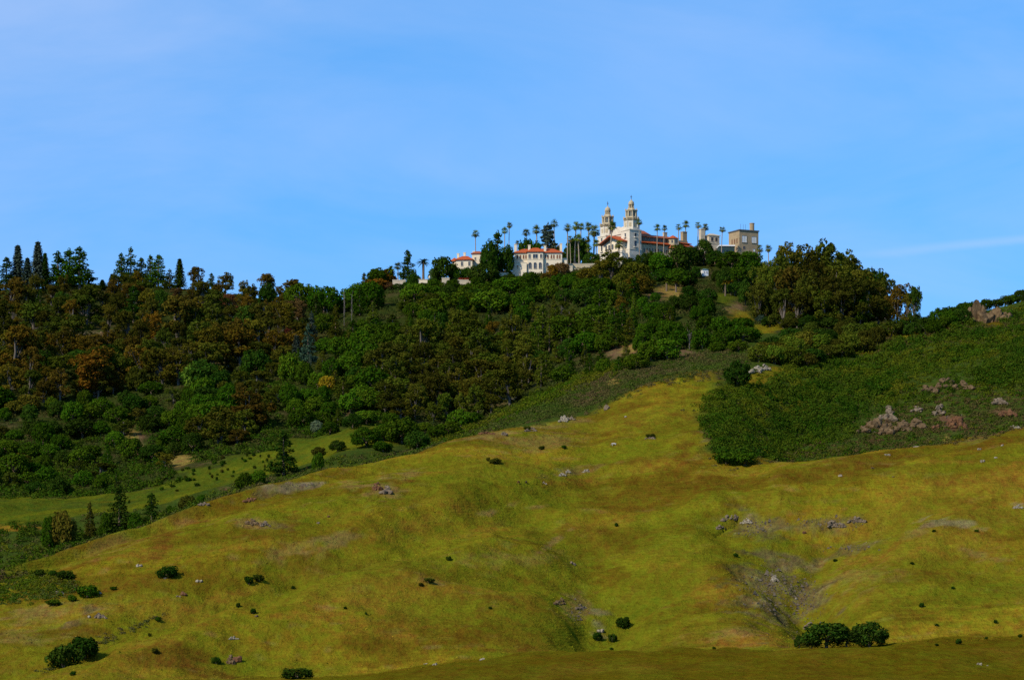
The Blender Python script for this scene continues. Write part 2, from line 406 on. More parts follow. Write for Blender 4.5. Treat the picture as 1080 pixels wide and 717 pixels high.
amp = np.clip((YY - 700) / 600, 0, 1) * np.clip((3000 - YY) / 300, 0, 1)
ZZ = ZZ + amp * ((fbm(XX / 75, YY / 75, 3, 3) - .5) * 10.0 + (fbm(XX / 24, YY / 24, 9, 3) - .5) * 3.4 + (fbm(XX / 8, YY / 6, 21, 3, .6) - .5) * 1.3)
# calmer field at the front
# ground coordinates of image lines for gullies
def vgrid():
    return VH - (ZZ - EYE) / YY * FPX

VG = vgrid()
def hit(u, v, ymin=1300.0):
    """the nearest ground point beyond ymin seen at column u, row v: (Y, z)"""
    j = int(np.clip(np.searchsorted(US, u), 1, len(US) - 1))
    t = (u - US[j - 1]) / (US[j] - US[j - 1])
    colv = VG[:, j - 1] * (1 - t) + VG[:, j] * t
    i0 = int(np.searchsorted(YS, ymin))
    idx = np.nonzero(colv[i0:] <= v)[0]
    if len(idx) == 0:
        i = i0 + int(np.argmin(colv[i0:int(np.searchsorted(YS, 2800))]))
        return YS[i], EYE + (VH - colv[i]) / FPX * YS[i]
    i = i0 + idx[0]
    if i > i0 and colv[i - 1] > v:
        s = (colv[i - 1] - v) / (colv[i - 1] - colv[i])
        Y = YS[i - 1] + s * (YS[i] - YS[i - 1])
        return Y, EYE + (VH - v) / FPX * Y
    return YS[i], EYE + (VH - colv[i]) / FPX * YS[i]


def ground_at(x, Y):
    u = UC + x / Y * FPX
    j = int(np.clip(np.searchsorted(US, u), 1, len(US) - 1)); i = int(np.clip(np.searchsorted(YS, Y), 1, len(YS) - 1))
    t = (u - US[j - 1]) / (US[j] - US[j - 1]); s = (Y - YS[i - 1]) / (YS[i] - YS[i - 1])
    return float((ZZ[i - 1, j - 1] * (1 - t) + ZZ[i - 1, j] * t) * (1 - s) + (ZZ[i, j - 1] * (1 - t) + ZZ[i, j] * t) * s)


def world_path(pts):
    out = []
    for (u, v) in pts:
        Y, z = hit(u, v)
        out.append(((u - UC) / FPX * Y, Y))
    return out


def path_dist(path):
    d = np.full(XX.shape, 1e9)
    for (x0, y0), (x1, y1) in zip(path[:-1], path[1:]):
        dx, dy = x1 - x0, y1 - y0
        t = np.clip(((XW - x0) * dx + (YW - y0) * dy) / (dx * dx + dy * dy + 1e-9), 0, 1)
        d = np.minimum(d, np.hypot(XW - x0 - t * dx, YW - y0 - t * dy))
    return d

GULLY = [  # (line, half width m, depth m)
    ([(35, 712), (75, 696), (115, 673), (160, 655), (230, 640), (330, 602), (400, 577), (480, 547), (560, 520), (620, 502)], 20, 6.5),
    ([(35, 712), (75, 696), (115, 673), (160, 655), (230, 640), (330, 602), (400, 577)], 7, 1.6),
    ([(470, 572), (520, 592), (560, 612), (590, 626), (612, 648), (638, 678)], 20, 2.6),
    ([(575, 622), (592, 630), (606, 646), (622, 660), (638, 676)], 5, 1.8),
    ([(760, 585), (715, 612), (680, 630), (655, 652), (638, 678)], 20, 5.0),
    ([(560, 540), (600, 570), (625, 600), (634, 640), (638, 678)], 15, 2.3),
    ([(768, 548), (785, 575), (800, 600), (830, 630), (845, 655)], 12, 3.2),
    ([(985, 530), (930, 560), (880, 592), (850, 640), (846, 660)], 20, 4.0),
    ([(905, 560), (870, 590), (850, 620), (845, 655)], 6, 2.0),
    ([(640, 480), (680, 470), (720, 440)], 14, 3.0),
    ([(1080, 610), (1010, 590), (960, 600), (900, 640), (850, 672)], 20, 3.5),
    ([(300, 640), (380, 610), (450, 600)], 18, 2.5),
    ([(300, 560), (360, 540), (440, 515), (520, 495)], 13, 2.5),
    ([(430, 500), (540, 480), (640, 470)], 14, 2.0),
]
wx_, wy_ = (fbm(XX / 26, YY / 26, 201, 3) - .5) * 22, (fbm(XX / 26, YY / 26, 211, 3) - .5) * 26
XW, YW = XX + wx_, YY + wy_
GD = []
for pts, hw, dep in GULLY:
    dd = path_dist(world_path(pts))
    wob = hw * (0.7 + 0.6 * fbm(XX / 18, YY / 18, 40, 2))
    ZZ = ZZ - dep * np.exp(-(dd / wob) ** 2)
    GD.append(dd)
SPUR = [  # rounded spurs: (line, half width m, height m)
    ([(60, 714), (140, 692), (230, 664), (330, 628), (420, 600), (490, 572)], 24, 6.5),
    ([(350, 660), (430, 640), (500, 640), (545, 652)], 30, 3.0),
    ([(700, 660), (740, 625), (752, 590)], 20, 4.5),
    ([(900, 655), (930, 610), (980, 565)], 22, 5.0),
    ([(400, 545), (450, 530), (520, 515)], 14, 3.0),
    ([(230, 600), (300, 575), (360, 555)], 20, 3.0),
    ([(740, 672), (775, 664), (812, 672)], 14, 3.0),
]
for pts, hw, dep in SPUR:
    dd = path_dist(world_path(pts))
    ZZ = ZZ + dep * np.exp(-(dd / (hw * (.75 + .5 * fbm(XX / 22, YY / 22, 46, 2)))) ** 2)
# head scarp of the slip on the right
def scarp(pts, up, wid):
    global ZZ
    p = world_path(pts)
    dd = path_dist(p)
    cy = np.interp(XX, [q[0] for q in p], [q[1] for q in p])
    ZZ = ZZ - up * np.exp(-(dd / wid) ** 2) * (YY < cy)
scarp([(752, 556), (764, 545), (778, 540), (795, 545)], 4.0, 9)
scarp([(860, 560), (885, 548), (905, 553), (930, 545)], 2.2, 9)
scarp([(820, 560), (850, 557), (880, 563)], 1.6, 7)
VG = vgrid()

# --- what grows on the ground (surface colours)
PAL = {
    'olive': (0.142, 0.106, 0.006), 'green': (0.104, 0.106, 0.005), 'yellow': (0.186, 0.134, 0.008), 'orange': (0.178, 0.098, 0.010),
    'red': (0.100, 0.045, 0.006), 'brown': (0.088, 0.056, 0.004), 'tan': (0.190, 0.125, 0.030), 'grey': (0.120, 0.090, 0.040),
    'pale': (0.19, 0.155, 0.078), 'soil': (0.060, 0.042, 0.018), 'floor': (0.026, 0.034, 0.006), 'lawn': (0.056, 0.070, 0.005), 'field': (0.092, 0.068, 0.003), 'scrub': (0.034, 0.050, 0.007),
    'earth': (0.125, 0.075, 0.035), 'reddirt': (0.105, 0.055, 0.028),
}
PAL = {k: np.array(v) for k, v in PAL.items()}
def mixc(c, key, f):
    f = np.clip(f, 0, 1)[..., None]
    return c * (1 - f) + PAL[key] * f

def ss(x, a, b):
    t = np.clip((x - a) / (b - a), 0, 1); return t * t * (3 - 2 * t)

n_big = fbm(XX / 90, YY / 55, 51, 4); n_mid = fbm(XX / 28, YY / 16, 61, 4); n_sml = fbm(XX / 8, YY / 5, 71, 3)
n_b2 = fbm(XX / 70 + 9, YY / 40, 81, 4); n_m2 = fbm(XX / 20 + 5, YY / 11, 91, 4, 0.6); n_m3 = fbm(XX / 33 + 3, YY / 16, 101, 4, 0.6)
C = np.zeros(XX.shape + (3,)) + PAL['olive']
C = mixc(C, 'yellow', ss(n_big, .45, .65) * 0.8)
C = mixc(C, 'green', ss(n_b2, .48, .66) * 0.85)
C = mixc(C, 'green', ss(n_m2, .54, .70) * 0.65)
C = mixc(C, 'orange', ss(n_mid, .57, .75) * 0.5)
C = mixc(C, 'brown', ss(n_m3, .5, .68) * 0.75)
C = mixc(C, 'red', ss(n_m3 * n_b2 * 2, .6, .8) * 0.5)
C = mixc(C, 'tan', ss(n_sml, .66, .85) * 0.4)
C = mixc(C, 'orange', ss(fbm(XX / 110, YY / 50, 141, 3), .52, .68) * .5); C = mixc(C, 'green', ss(fbm(XX / 95, YY / 38, 151, 3), .53, .68) * .55); C = mixc(C, 'brown', ss(fbm(XX / 100, YY / 32, 161, 3), .54, .68) * .6)
# local slope: convex brows dry, hollows green
for g, (pts, hw, dep) in zip(GD, GULLY):
    C = mixc(C, 'green', np.exp(-(g / (hw * 1.1)) ** 2) * 0.55 * (dep > 2.2))
SPOT = [  # u, v, ru, rv, tilt deg, cover, strength
    (318, 511, 26, 5, -6, 'pale', .8), (295, 517, 40, 7, -10, 'grey', .6), (268, 551, 20, 6, 4, 'tan', .8), (292, 553, 18, 5, 10, 'grey', .6), (370, 512, 18, 6, 0, 'tan', .6),
    (405, 514, 26, 11, -12, 'tan', .85), (430, 503, 18, 6, -20, 'tan', .6), (172, 574, 8, 22, 38, 'red', .85), (160, 587, 20, 4, -30, 'red', .6), (310, 545, 10, 14, 10, 'red', .8), (300, 560, 16, 9, 0, 'brown', .6),
    (130, 585, 50, 5, -6, 'orange', .6), (110, 577, 30, 9, -20, 'tan', .35), (520, 458, 30, 8, -10, 'tan', .75), (560, 465, 55, 13, -4, 'tan', .55), (575, 448, 40, 5, -4, 'tan', .55),
    (602, 497, 28, 5, -8, 'tan', .95), (650, 470, 14, 6, -25, 'red', .8), (668, 446, 16, 5, 0, 'red', .7), (632, 478, 55, 7, -20, 'green', .8), (722, 474, 10, 13, 10, 'red', .7), (700, 420, 35, 14, -20, 'yellow', .6),
    (755, 460, 14, 12, 40, 'earth', .7), (780, 471, 18, 7, 20, 'tan', .6), (735, 442, 30, 4, 15, 'red', .5), (660, 510, 100, 15, -3, 'brown', .75), (740, 520, 90, 14, -3, 'brown', .6), (620, 505, 45, 5, -6, 'orange', .5), (850, 505, 120, 10, -6, 'brown', .5),
    (580, 574, 22, 3, -35, 'tan', .8), (525, 537, 16, 3, -15, 'tan', .8), (568, 534, 14, 3, -5, 'tan', .8), (500, 562, 30, 5, -8, 'orange', .7), (530, 590, 60, 10, 0, 'tan', .35), (590, 600, 40, 8, 0, 'green', .7),
    (640, 608, 35, 8, 0, 'brown', .8), (560, 612, 40, 6, 10, 'brown', .6), (610, 640, 18, 14, 30, 'tan', .7), (632, 655, 10, 14, 0, 'pale', .6), (715, 560, 45, 25, -10, 'green', .7), (745, 545, 40, 6, -25, 'brown', .5),
    (690, 640, 45, 10, -8, 'green', .7), (760, 622, 30, 12, 0, 'orange', .5), (778, 674, 52, 11, -4, 'orange', .9), (770, 668, 36, 6, -6, 'tan', .6),
    (800, 556, 30, 16, 20, 'grey', .75), (880, 552, 50, 9, -8, 'grey', .6), (830, 575, 60, 8, 8, 'green', .85), (815, 620, 42, 34, 0, 'grey', .75), (850, 632, 24, 36, 12, 'grey', .8), (900, 580, 40, 5, -18, 'grey', .6), (765, 600, 14, 30, 0, 'brown', .6),
    (1000, 552, 35, 6, 3, 'pale', .65), (965, 562, 20, 6, 0, 'tan', .6), (1030, 585, 28, 7, 12, 'tan', .6), (930, 590, 60, 12, -6, 'orange', .5), (905, 610, 50, 16, -8, 'tan', .4), (1000, 610, 60, 10, 14, 'brown', .45), (1010, 640, 60, 14, 10, 'green', .6), (1055, 676, 30, 4, 0, 'tan', .6),
    (1055, 453, 34, 5, -15, 'tan', .95), (1035, 462, 26, 3, -18, 'earth', .6), (1000, 487, 45, 2.5, 0, 'orange', .7), (990, 475, 50, 5, -10, 'green', .5), (1075, 532, 10, 3, 0, 'pale', .7), (1010, 530, 60, 8, -4, 'brown', .5),
    (45, 645, 60, 12, -6, 'tan', .7), (94, 641, 9, 5, -15, 'grey', .8), (80, 655, 22, 4, -20, 'grey', .6), (25, 672, 40, 8, 0, 'tan', .5), (30, 690, 40, 8, -10, 'green', .4), (150, 680, 60, 10, -8, 'orange', .5), (230, 632, 50, 5, -18, 'orange', .5),
    (120, 630, 60, 7, -6, 'green', .55), (60, 620, 50, 6, 0, 'green', .5), (350, 575, 40, 6, -20, 'tan', .5), (300, 583, 30, 9, -16, 'tan', .5), (355, 570, 22, 7, -10, 'grey', .35), (350, 645, 60, 12, -10, 'orange', .5), (400, 660, 70, 16, 0, 'orange', .35), (470, 640, 50, 16, 0, 'green', .5), (510, 650, 60, 16, 6, 'green', .6), (560, 655, 50, 8, 14, 'green', .6),
    (455, 612, 22, 4, 4, 'tan', .7), (430, 555, 60, 7, -18, 'orange', .5), (350, 640, 14, 4, 0, 'tan', .5), (560, 690, 80, 4, 2, 'brown', .6), (660, 690, 90, 4, 0, 'brown', .7), (425, 670, 18, 3, 0, 'orange', .7), (455, 682, 12, 2, 0, 'tan', .6),
]
rough = np.zeros_like(XX)
for (u, v, ru, rv, ang, key, st) in SPOT:
    Y0, _ = hit(u, v)
    a = R(ang); ca, sa = math.cos(a), math.sin(a)
    near = np.abs(YY - Y0) < 70 + rv * 5
    du, dv = UU - u, VG - v
    p = (du * ca + dv * sa) / ru; q = (-du * sa + dv * ca) / rv
    f = np.sqrt(p * p + q * q) + (n_m2 - .5) * 1.9 + (n_sml - .5) * 2.2
    k_ = (1 - ss(f, .3, 1.1)) * near
    C = mixc(C, key, st * (.6 if key == 'grey' else .85) * k_)
    if key in ('grey', 'pale', 'tan'): rough = np.maximum(rough, k_ * st * (1.0 if key == 'grey' else .45))
# broken ground: small ledges and runnels where the turf is gone
rg = np.abs(fbm(XX / 5.5, YY / 4.2, 301, 3, .6) - .5) * 2; rg2 = np.abs(fbm(XX / 12, YY / 9, 311, 3, .6) - .5) * 2
ZZ = ZZ + rough * ((rg - .25) * 2.6 + (rg2 - .25) * 2.4)
C = mixc(C, 'soil', rough * ss(.28 - rg, 0, .2) * .8); C = mixc(C, 'pale', rough * ss(rg, .42, .7) * .55); C = mixc(C, 'green', rough * ss(n_m2, .56, .66) * .6)  # darker where the broken ground dips, paler where it rises
VG = vgrid()
# the near field
fld = 1 - ss(YY + (n_mid - .5) * 20, 1385, 1410)
fc = np.zeros_like(C) + PAL['field']
fc = mixc(fc, 'brown', ss(n_mid, .45, .65) * .5); fc = mixc(fc, 'green', ss(n_m2, .5, .7) * .45); fc = mixc(fc, 'orange', ss(n_m3, .6, .75) * .3)
fr_ = np.clip((UU - 200) / 150, 0, 1) * fld
C = C * (1 - fr_[..., None]) + fc * fr_[..., None]
# woods, scrub and valley meadow
Ytop = K['top'](UK)[0][None, :]; Ybeh = K['behind'](UK)[0][None, :]; Yval = K['vale'](UK)[0][None, :]; Ywood = K['wood'](UK)[0][None, :]; Yhigh = K['high'](UK)[0][None, :]
rightslope = ss(UU + (n_mid - .5) * 40 + (VG - 430) * 0.1, 735, 765) * ss(YY, Yhigh + 4, Yhigh + 20)
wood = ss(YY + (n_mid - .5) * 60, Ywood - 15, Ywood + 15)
scr = ss(YY + (n_mid - .5) * 16, Ytop - 4, Ytop + 14)
C = mixc(C, 'scrub', scr); C = mixc(C, 'scrub', rightslope)
vale = ss(YY + (n_mid - .5) * 30, Yval - 12, Yval + 12) * (1 - wood) * (1 - ss(UU, 410, 440))
vc = np.zeros_like(C) + PAL['lawn']; vc = mixc(vc, 'olive', ss(n_mid, .55, .75) * .3); vc = mixc(vc, 'scrub', ss(n_m2, .5, .65) * .55); vc = mixc(vc, 'green', ss(n_b2, .45, .65) * .6)
C = C * (1 - vale[..., None]) + vc * vale[..., None]
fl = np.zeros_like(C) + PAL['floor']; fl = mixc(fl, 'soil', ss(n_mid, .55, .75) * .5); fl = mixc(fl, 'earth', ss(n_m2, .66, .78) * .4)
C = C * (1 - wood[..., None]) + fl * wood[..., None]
CLEAR = [  # open ground among the trees: u, v, ru, rv, cover
    (655, 371, 20, 9, 'earth'), (664, 367, 10, 6, 'tan'), (776, 325, 12, 10, 'earth'), (765, 315, 14, 8, 'lawn'), (780, 338, 14, 12, 'olive'), (798, 348, 16, 6, 'lawn'), (705, 308, 24, 8, 'tan'), (690, 312, 10, 7, 'earth'), (830, 349, 12, 4, 'lawn'), (812, 347, 18, 5, 'olive'), (930, 345, 34, 4, 'olive'), (922, 335, 10, 7, 'lawn'),
    (945, 349, 30, 5, 'olive'), (915, 372, 24, 3, 'brown'), (960, 354, 40, 4, 'olive'), (90, 356, 24, 9, 'grey'), (72, 358, 18, 8, 'earth'), (185, 347, 12, 4, 'lawn'), (148, 470, 7, 14, 'earth'), (139, 460, 6, 10, 'tan'), (190, 487, 16, 8, 'tan'),
    (365, 457, 26, 6, 'lawn'), (395, 449, 22, 4, 'lawn'), (375, 440, 14, 5, 'earth'), (722, 372, 14, 4, 'earth'), (815, 392, 14, 5, 'olive'), (800, 398, 24, 7, 'olive'), (240, 517, 10, 4, 'reddirt'), (10, 557, 26, 4, 'orange'), (215, 497, 30, 8, 'lawn'), (260, 487, 30, 8, 'lawn'), (315, 468, 18, 6, 'lawn'),
    (1004, 445, 18, 9, 'reddirt'), (1060, 434, 18, 5, 'reddirt'), (925, 448, 14, 5, 'earth'), (1045, 343, 14, 6, 'brown'), (985, 349, 26, 4, 'olive'), (998, 462, 5, 6, 'tan'), (648, 402, 8, 4, 'tan'),
]
CLEAR_P = []
for (u, v, ru, rv, key) in CLEAR:
    Y0, z0 = hit(u, v, 1700)
    CLEAR_P.append((u, v, ru, rv))
    f = np.sqrt(((UU - u) / ru) ** 2 + ((VG - v) / rv) ** 2) + (n_m2 - .5) * 1.0
    C = mixc(C, key, .9 * (1 - ss(f + (n_sml - .5) * 1.4, .5, 1.15)) * (np.abs(YY - Y0) < 120))

nr, nc = XX.shape
idx = np.arange(nr * nc).reshape(nr, nc)
F = np.stack([idx[:-1, :-1], idx[:-1, 1:], idx[1:, 1:], idx[1:, :-1]], -1).reshape(-1, 4)
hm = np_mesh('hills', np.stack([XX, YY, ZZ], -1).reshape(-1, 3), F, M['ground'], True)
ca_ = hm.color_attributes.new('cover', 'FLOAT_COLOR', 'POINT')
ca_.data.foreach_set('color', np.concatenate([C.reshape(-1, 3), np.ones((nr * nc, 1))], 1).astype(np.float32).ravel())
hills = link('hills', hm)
tag(hills, kind='structure')
plain = np_mesh('ground', [(-30000, -8000, -6), (30000, -8000, -6), (30000, 50000, -6), (-30000, 50000, -6)], [(0, 1, 2, 3)],
                mat_plain('far_grass', (0.14, 0.13, 0.02), 0.95, 0.4, 0.01))
tag(link('ground', plain), kind='structure')


# ------------------------------------------------------------------ plants
def leaf_quads(P, N, S, aspect=0.7):
    """one four-cornered leaf spray at each point P, facing N"""
    n = len(P)
    N = N / (np.linalg.norm(N, axis=1, keepdims=True) + 1e-9)
    t = RNG.normal(size=(n, 3)); t -= (t * N).sum(1, keepdims=True) * N; t /= (np.linalg.norm(t, axis=1, keepdims=True) + 1e-9)
    b = np.cross(N, t)
    S = np.broadcast_to(np.asarray(S, float), (n,))[:, None]
    a = t * S; c = b * S * aspect
    k = RNG.uniform(.5, 1.0, (n, 4, 1))
    V = np.stack([P - a * k[:, 0], P - c * k[:, 1], P + a * k[:, 2], P + c * k[:, 3]], 1).reshape(-1, 3)
    return V


def quads_mesh(name, V, mat):
    return np_mesh(name, V, np.arange(len(V)).reshape(-1, 4), mat)


def lobe_leaves(lobes, per_area, size, jit=0.55, under=0.35):
    """leaf sprays over the shells of ellipsoid lobes (cx, cy, cz, rx, ry, rz)"""
    out = []
    for (cx, cy, cz, rx, ry, rz) in lobes:
        n = max(8, int(2.3 * per_area * (rx * ry + rx * rz + ry * rz) / 3 / (size * size)))
        d = RNG.normal(size=(n, 3)); d /= np.linalg.norm(d, axis=1, keepdims=True)
        keep = (d[:, 2] > -0.35) | (RNG.uniform(size=n) < under)
        d = d[keep]; n = len(d)
        r = np.array([rx, ry, rz])
        P = np.array([cx, cy, cz]) + d * r * RNG.uniform(.72, 1.06, (n, 1))
        N = d / r * r.mean() + RNG.normal(size=(n, 3)) * jit
        out.append(leaf_quads(P, N, size * RNG.uniform(.6, 1.25, n)))
    return np.concatenate(out)


def tube_data(paths, sides=6):
    """tapered limbs: paths = list of [(x, y, z, r), ...]"""
    V, F = [], []
    for pts in paths:
        base = len(V)
        P = [Vector(p[:3]) for p in pts]
        for i, p in enumerate(pts):
            d = (P[min(i + 1, len(P) - 1)] - P[max(i - 1, 0)]).normalized()
            a = d.orthogonal().normalized(); b = d.cross(a)
            for k in range(sides):
                an = 2 * math.pi * k / sides
                V.append(tuple(P[i] + (a * math.cos(an) + b * math.sin(an)) * p[3]))
        for i in range(len(pts) - 1):
            for k in range(sides):
                k2 = (k + 1) % sides
                F.append((base + i * sides + k, base + i * sides + k2, base + (i + 1) * sides + k2, base + (i + 1) * sides + k))
    return V, F


def tube_mesh(name, paths, mat, sides=6):
    V, F = tube_data(paths, sides)
    return np_mesh(name, V, F, mat, True)


U = random.uniform
PROTO = {}
def proto(kind, crown, trunk, W, H):
    if crown is not None and kind not in ('palm',):
        c_ = np.empty(len(crown.vertices) * 3, dtype=np.float32); crown.vertices.foreach_get('co', c_); c_ = c_.reshape(-1, 3)
        W = float(np.ptp(np.quantile(c_[:, 0], (.005, .995))) + np.ptp(np.quantile(c_[:, 1], (.005, .995)))) / 2
        H = float(np.quantile(c_[:, 2], .999))
    PROTO.setdefault(kind, []).append((crown, trunk, W, H))

for q in range(6):          # broad round-headed oak, 12 m
    Rx, Rz, Cz = 6.0, 4.9, 3.9
    lobes = [(0, 0, Cz, Rx * .82, Rx * .82, Rz * .86)]
    for k in range(30):
        a = U(0, 6.283); e = math.asin(U(-.6, 1)); rr = U(.22, .34)
        lobes.append((math.cos(a) * math.cos(e) * Rx * .74, math.sin(a) * math.cos(e) * Rx * .74, Cz + math.sin(e) * Rz * .74, Rx * rr, Rx * rr, Rz * rr * 1.15))
    cr = quads_mesh('oak_crown', lobe_leaves(lobes, 5.0, .55, .5), M['leaf'])
    limbs = [[(0, 0, -2.5, .5), (0, .1, 1.5, .42), (.1, 0, 3.4, .35)]]
    for k in range(5):
        a = k * 1.26 + U(0, .6); limbs.append([(.1, 0, 2.2, .25), (math.cos(a) * 2, math.sin(a) * 2, 4.2, .17), (math.cos(a) * 4, math.sin(a) * 4, 6, .07)])
    proto('oak', cr, tube_mesh('oak_trunk', limbs, M['bark']), 12.6, 9.9)

for q in range(8):          # billowing eucalyptus, 16 m, crown in separate clumps
    lobes = []; limbs = [[(0, 0, -2, .5), (U(-.3, .3), U(-.3, .3), 3, .42), (U(-.8, .8), U(-.8, .8), 7, .3), (U(-1, 1), U(-1, 1), 12, .13)]]
    heads = [(U(-3, 3), U(-3, 3), U(6, 13), U(2.4, 3.8)) for _ in range(6)] + [(U(-1, 1), U(-1, 1), 12.5, 2.8)] + [(3.2 * math.cos(j_ * 2.1 + q), 3.2 * math.sin(j_ * 2.1 + q), U(2.4, 4.6), U(1.9, 2.6)) for j_ in range(3)]
    for (hx, hy, hz, hr) in heads:
        limbs.append([(0, 0, 2.5, .22), (hx * .5, hy * .5, hz * .6, .16), (hx, hy, hz, .06)])
        for k in range(9):
            a = U(0, 6.283); e = math.asin(U(-.7, 1)); s = U(.75, 1.35)
            lobes.append((hx + math.cos(a) * math.cos(e) * hr * .8, hy + math.sin(a) * math.cos(e) * hr * .8, hz + math.sin(e) * hr * .85, s, s, s * U(.85, 1.15)))
    cr = quads_mesh('eucalyptus_crown', lobe_leaves(lobes, 5.0, .46, .55, .5), M['leaf'])
    proto('euc', cr, tube_mesh('eucalyptus_trunk', limbs, M['pale_bark']), 11.4, 20.0)

for q in range(6):          # conical irregular pine, 18 m
    lobes = []
    for k in range(95):
        z = 1.4 + 15.9 * U(0, 1) ** 1.2; wid = 4.3 * (1 - (z / 18.4) ** 1.3) + .2
        a = U(0, 6.283); r_ = wid * U(.3, 1.0); s = U(.75, 1.35) * (1.1 - .5 * z / 18)
        lobes.append((math.cos(a) * r_, math.sin(a) * r_, z - r_ * .1, s * 1.1, s * 1.1, s * .85))
    lobes.append((0, 0, 17.4, .5, .5, 1.0))
    cr = quads_mesh('pine_crown', lobe_leaves(lobes, 4.2, .46, .6, .5), M['leaf'])
    proto('pine', cr, tube_mesh('pine_trunk', [[(0, 0, -2, .42), (0, 0, 8, .28), (0, 0, 17, .07)]], M['bark']), 9.6, 18.2)

for q in range(3):          # narrow spire of a fir, whorled branches
    P, N, S = [], [], []
    z = 2.2
    while z < 19.4:
        L = 3.3 * (1 - z / 20.6) ** .85 + .3 + U(-.15, .15)
        nb = 12
        for k in range(nb):
            a = 6.283 * k / nb + U(-.3, .3); Lk = L * U(.75, 1.15)
            for s in np.linspace(.15, 1, 7):
                for rep in range(2):
                    P.append((math.cos(a) * Lk * s + U(-.2, .2), math.sin(a) * Lk * s + U(-.2, .2), z - Lk * s * s * .28 + U(-.1, .15)))
                    N.append((math.cos(a) * .5, math.sin(a) * .5, 1.0)); S.append(.62 * (1.1 - .35 * s))
        z += .6
    P = np.array(P); N = np.array(N) + RNG.normal(size=P.shape) * .45
    cr = quads_mesh('fir_crown', leaf_quads(P, N, np.array(S)), M['leaf'])
    proto('fir', cr, tube_mesh('fir_trunk', [[(0, 0, -2, .32), (0, 0, 10, .2), (0, 0, 20.2, .03)]], M['bark']), 6.2, 20.2)

for q in range(3):          # deodar-like cedar with flat tiers
    lobes = []
    for tier in range(9):
        z = 3.6 + tier * 1.6 + U(-.3, .3); L = 6.2 * (1 - tier / 10.5) * U(.75, 1.15)
        for k in range(6):
            a = 6.283 * k / 6 + U(-.4, .4); Lk = L * U(.6, 1.1)
            for s in (.45, .75, 1.0):
                lobes.append((math.cos(a) * Lk * s, math.sin(a) * Lk * s, z + U(-.7, .7) + .3 * s, 1.25 * (1.2 - s * .4), 1.25 * (1.2 - s * .4), .5))
    lobes.append((0, 0, 18, .4, .4, 1.0))
    limbs = [[(0, 0, -2, .5), (0, 0, 9, .35), (0, 0, 18, .06)]]
    cr = quads_mesh('cedar_crown', lobe_leaves(lobes, 6, .5, .5, .5), M['leaf'])
    proto('cedar', cr, tube_mesh('cedar_trunk', limbs, M['bark']), 12.5, 19.0)

for q in range(5):          # fan palm: slim trunk, round head of stiff fan leaves with a skirt
    Vq = []
    for k in range(62):
        e = math.asin(U(-.62, 1)); a = U(0, 6.283); L = U(1.5, 3.1)
        d = Vector((math.cos(a) * math.cos(e), math.sin(a) * math.cos(e), math.sin(e)))
        side = d.cross(Vector((U(-.4, .4), U(-.4, .4), 1)))
        side = side.normalized() if side.length > .05 else Vector((1, 0, 0))
        up = side.cross(d)
        c = Vector((0, 0, 22.0))
        p0 = c + d * .3; p1 = c + d * L * .5
        Vq += [p0 - side * .05, p0 + side * .05, p1 + side * .06, p1 - side * .06]
        for s5 in (-.85, -.42, 0, .42, .85):      # fan of blades
            t_ = (d * math.cos(s5) + side * math.sin(s5)).normalized()
            tip = p1 + t_ * L * .62 + Vector((0, 0, -.22 * L * (1 - abs(d.z))))
            wv = t_.cross(up).normalized() * .17
            Vq += [p1 - wv * .3, p1 + wv * .3, (p1 + tip) / 2 + wv, tip]
    cr = quads_mesh('fan_palm_crown', np.array([tuple(v) for v in Vq]), M['leaf'])
    Vs = []
    for k in range(24):
        a = U(0, 6.283); L = U(.8, 1.7); r0 = U(.35, .6)
        p0 = Vector((math.cos(a) * .4, math.sin(a) * .4, 21.8)); p1 = p0 + Vector((math.cos(a) * r0, math.sin(a) * r0, -L))
        sd_ = Vector((-math.sin(a), math.cos(a), 0)) * .3
        Vs += [p0 - sd_ * .4, p0 + sd_ * .4, p1 + sd_, p1 - sd_]
    sk = quads_mesh('dead_frond_skirt', np.array([tuple(v) for v in Vs]), mat_plain('dead_fronds', (0.30, 0.20, 0.07), .9, .4, 1.0) if q == 0 else PROTO['skirt'].materials[0])
    PROTO['skirt'] = sk
    tr = tube_mesh('palm_trunk', [[(0, 0, -2, .5), (U(-.15, .15), .0, 6, .34), (U(-.3, .3), .1, 14, .28), (0, 0, 22, .28)]], M['palm_bark'])
    proto('palm', cr, tr, 5.6, 24.6)
    PROTO.setdefault('palm_skirt', []).append(sk)

for q in range(2):          # stout date palm with arching feathery fronds
    Vq = []
    for k in range(46):
        a = U(0, 6.283); e = U(-.35, 1.35); L = U(3.6, 4.6)
        c = Vector((0, 0, 11.0)); h = Vector((math.cos(a), math.sin(a), 0)); side = Vector((-math.sin(a), math.cos(a), 0))
        prev, pw = c, .2
        for s in (.25, .5, .75, 1.0):
            p = c + h * (L * s * math.cos(e)) + Vector((0, 0, L * s * math.sin(e) - 1.9 * s * s))
            wv = .55 * (1.15 - s)
            Vq += [prev - side * pw, prev + side * pw, p + side * wv, p - side * wv]
            prev, pw = p, wv
    cr = quads_mesh('date_palm_crown', np.array([tuple(v) for v in Vq]), M['leaf'])
    proto('date', cr, tube_mesh('date_palm_trunk', [[(0, 0, -2, .7), (0, 0, 5, .55), (0, 0, 11, .6)]], M['bark']), 9.0, 14.5)

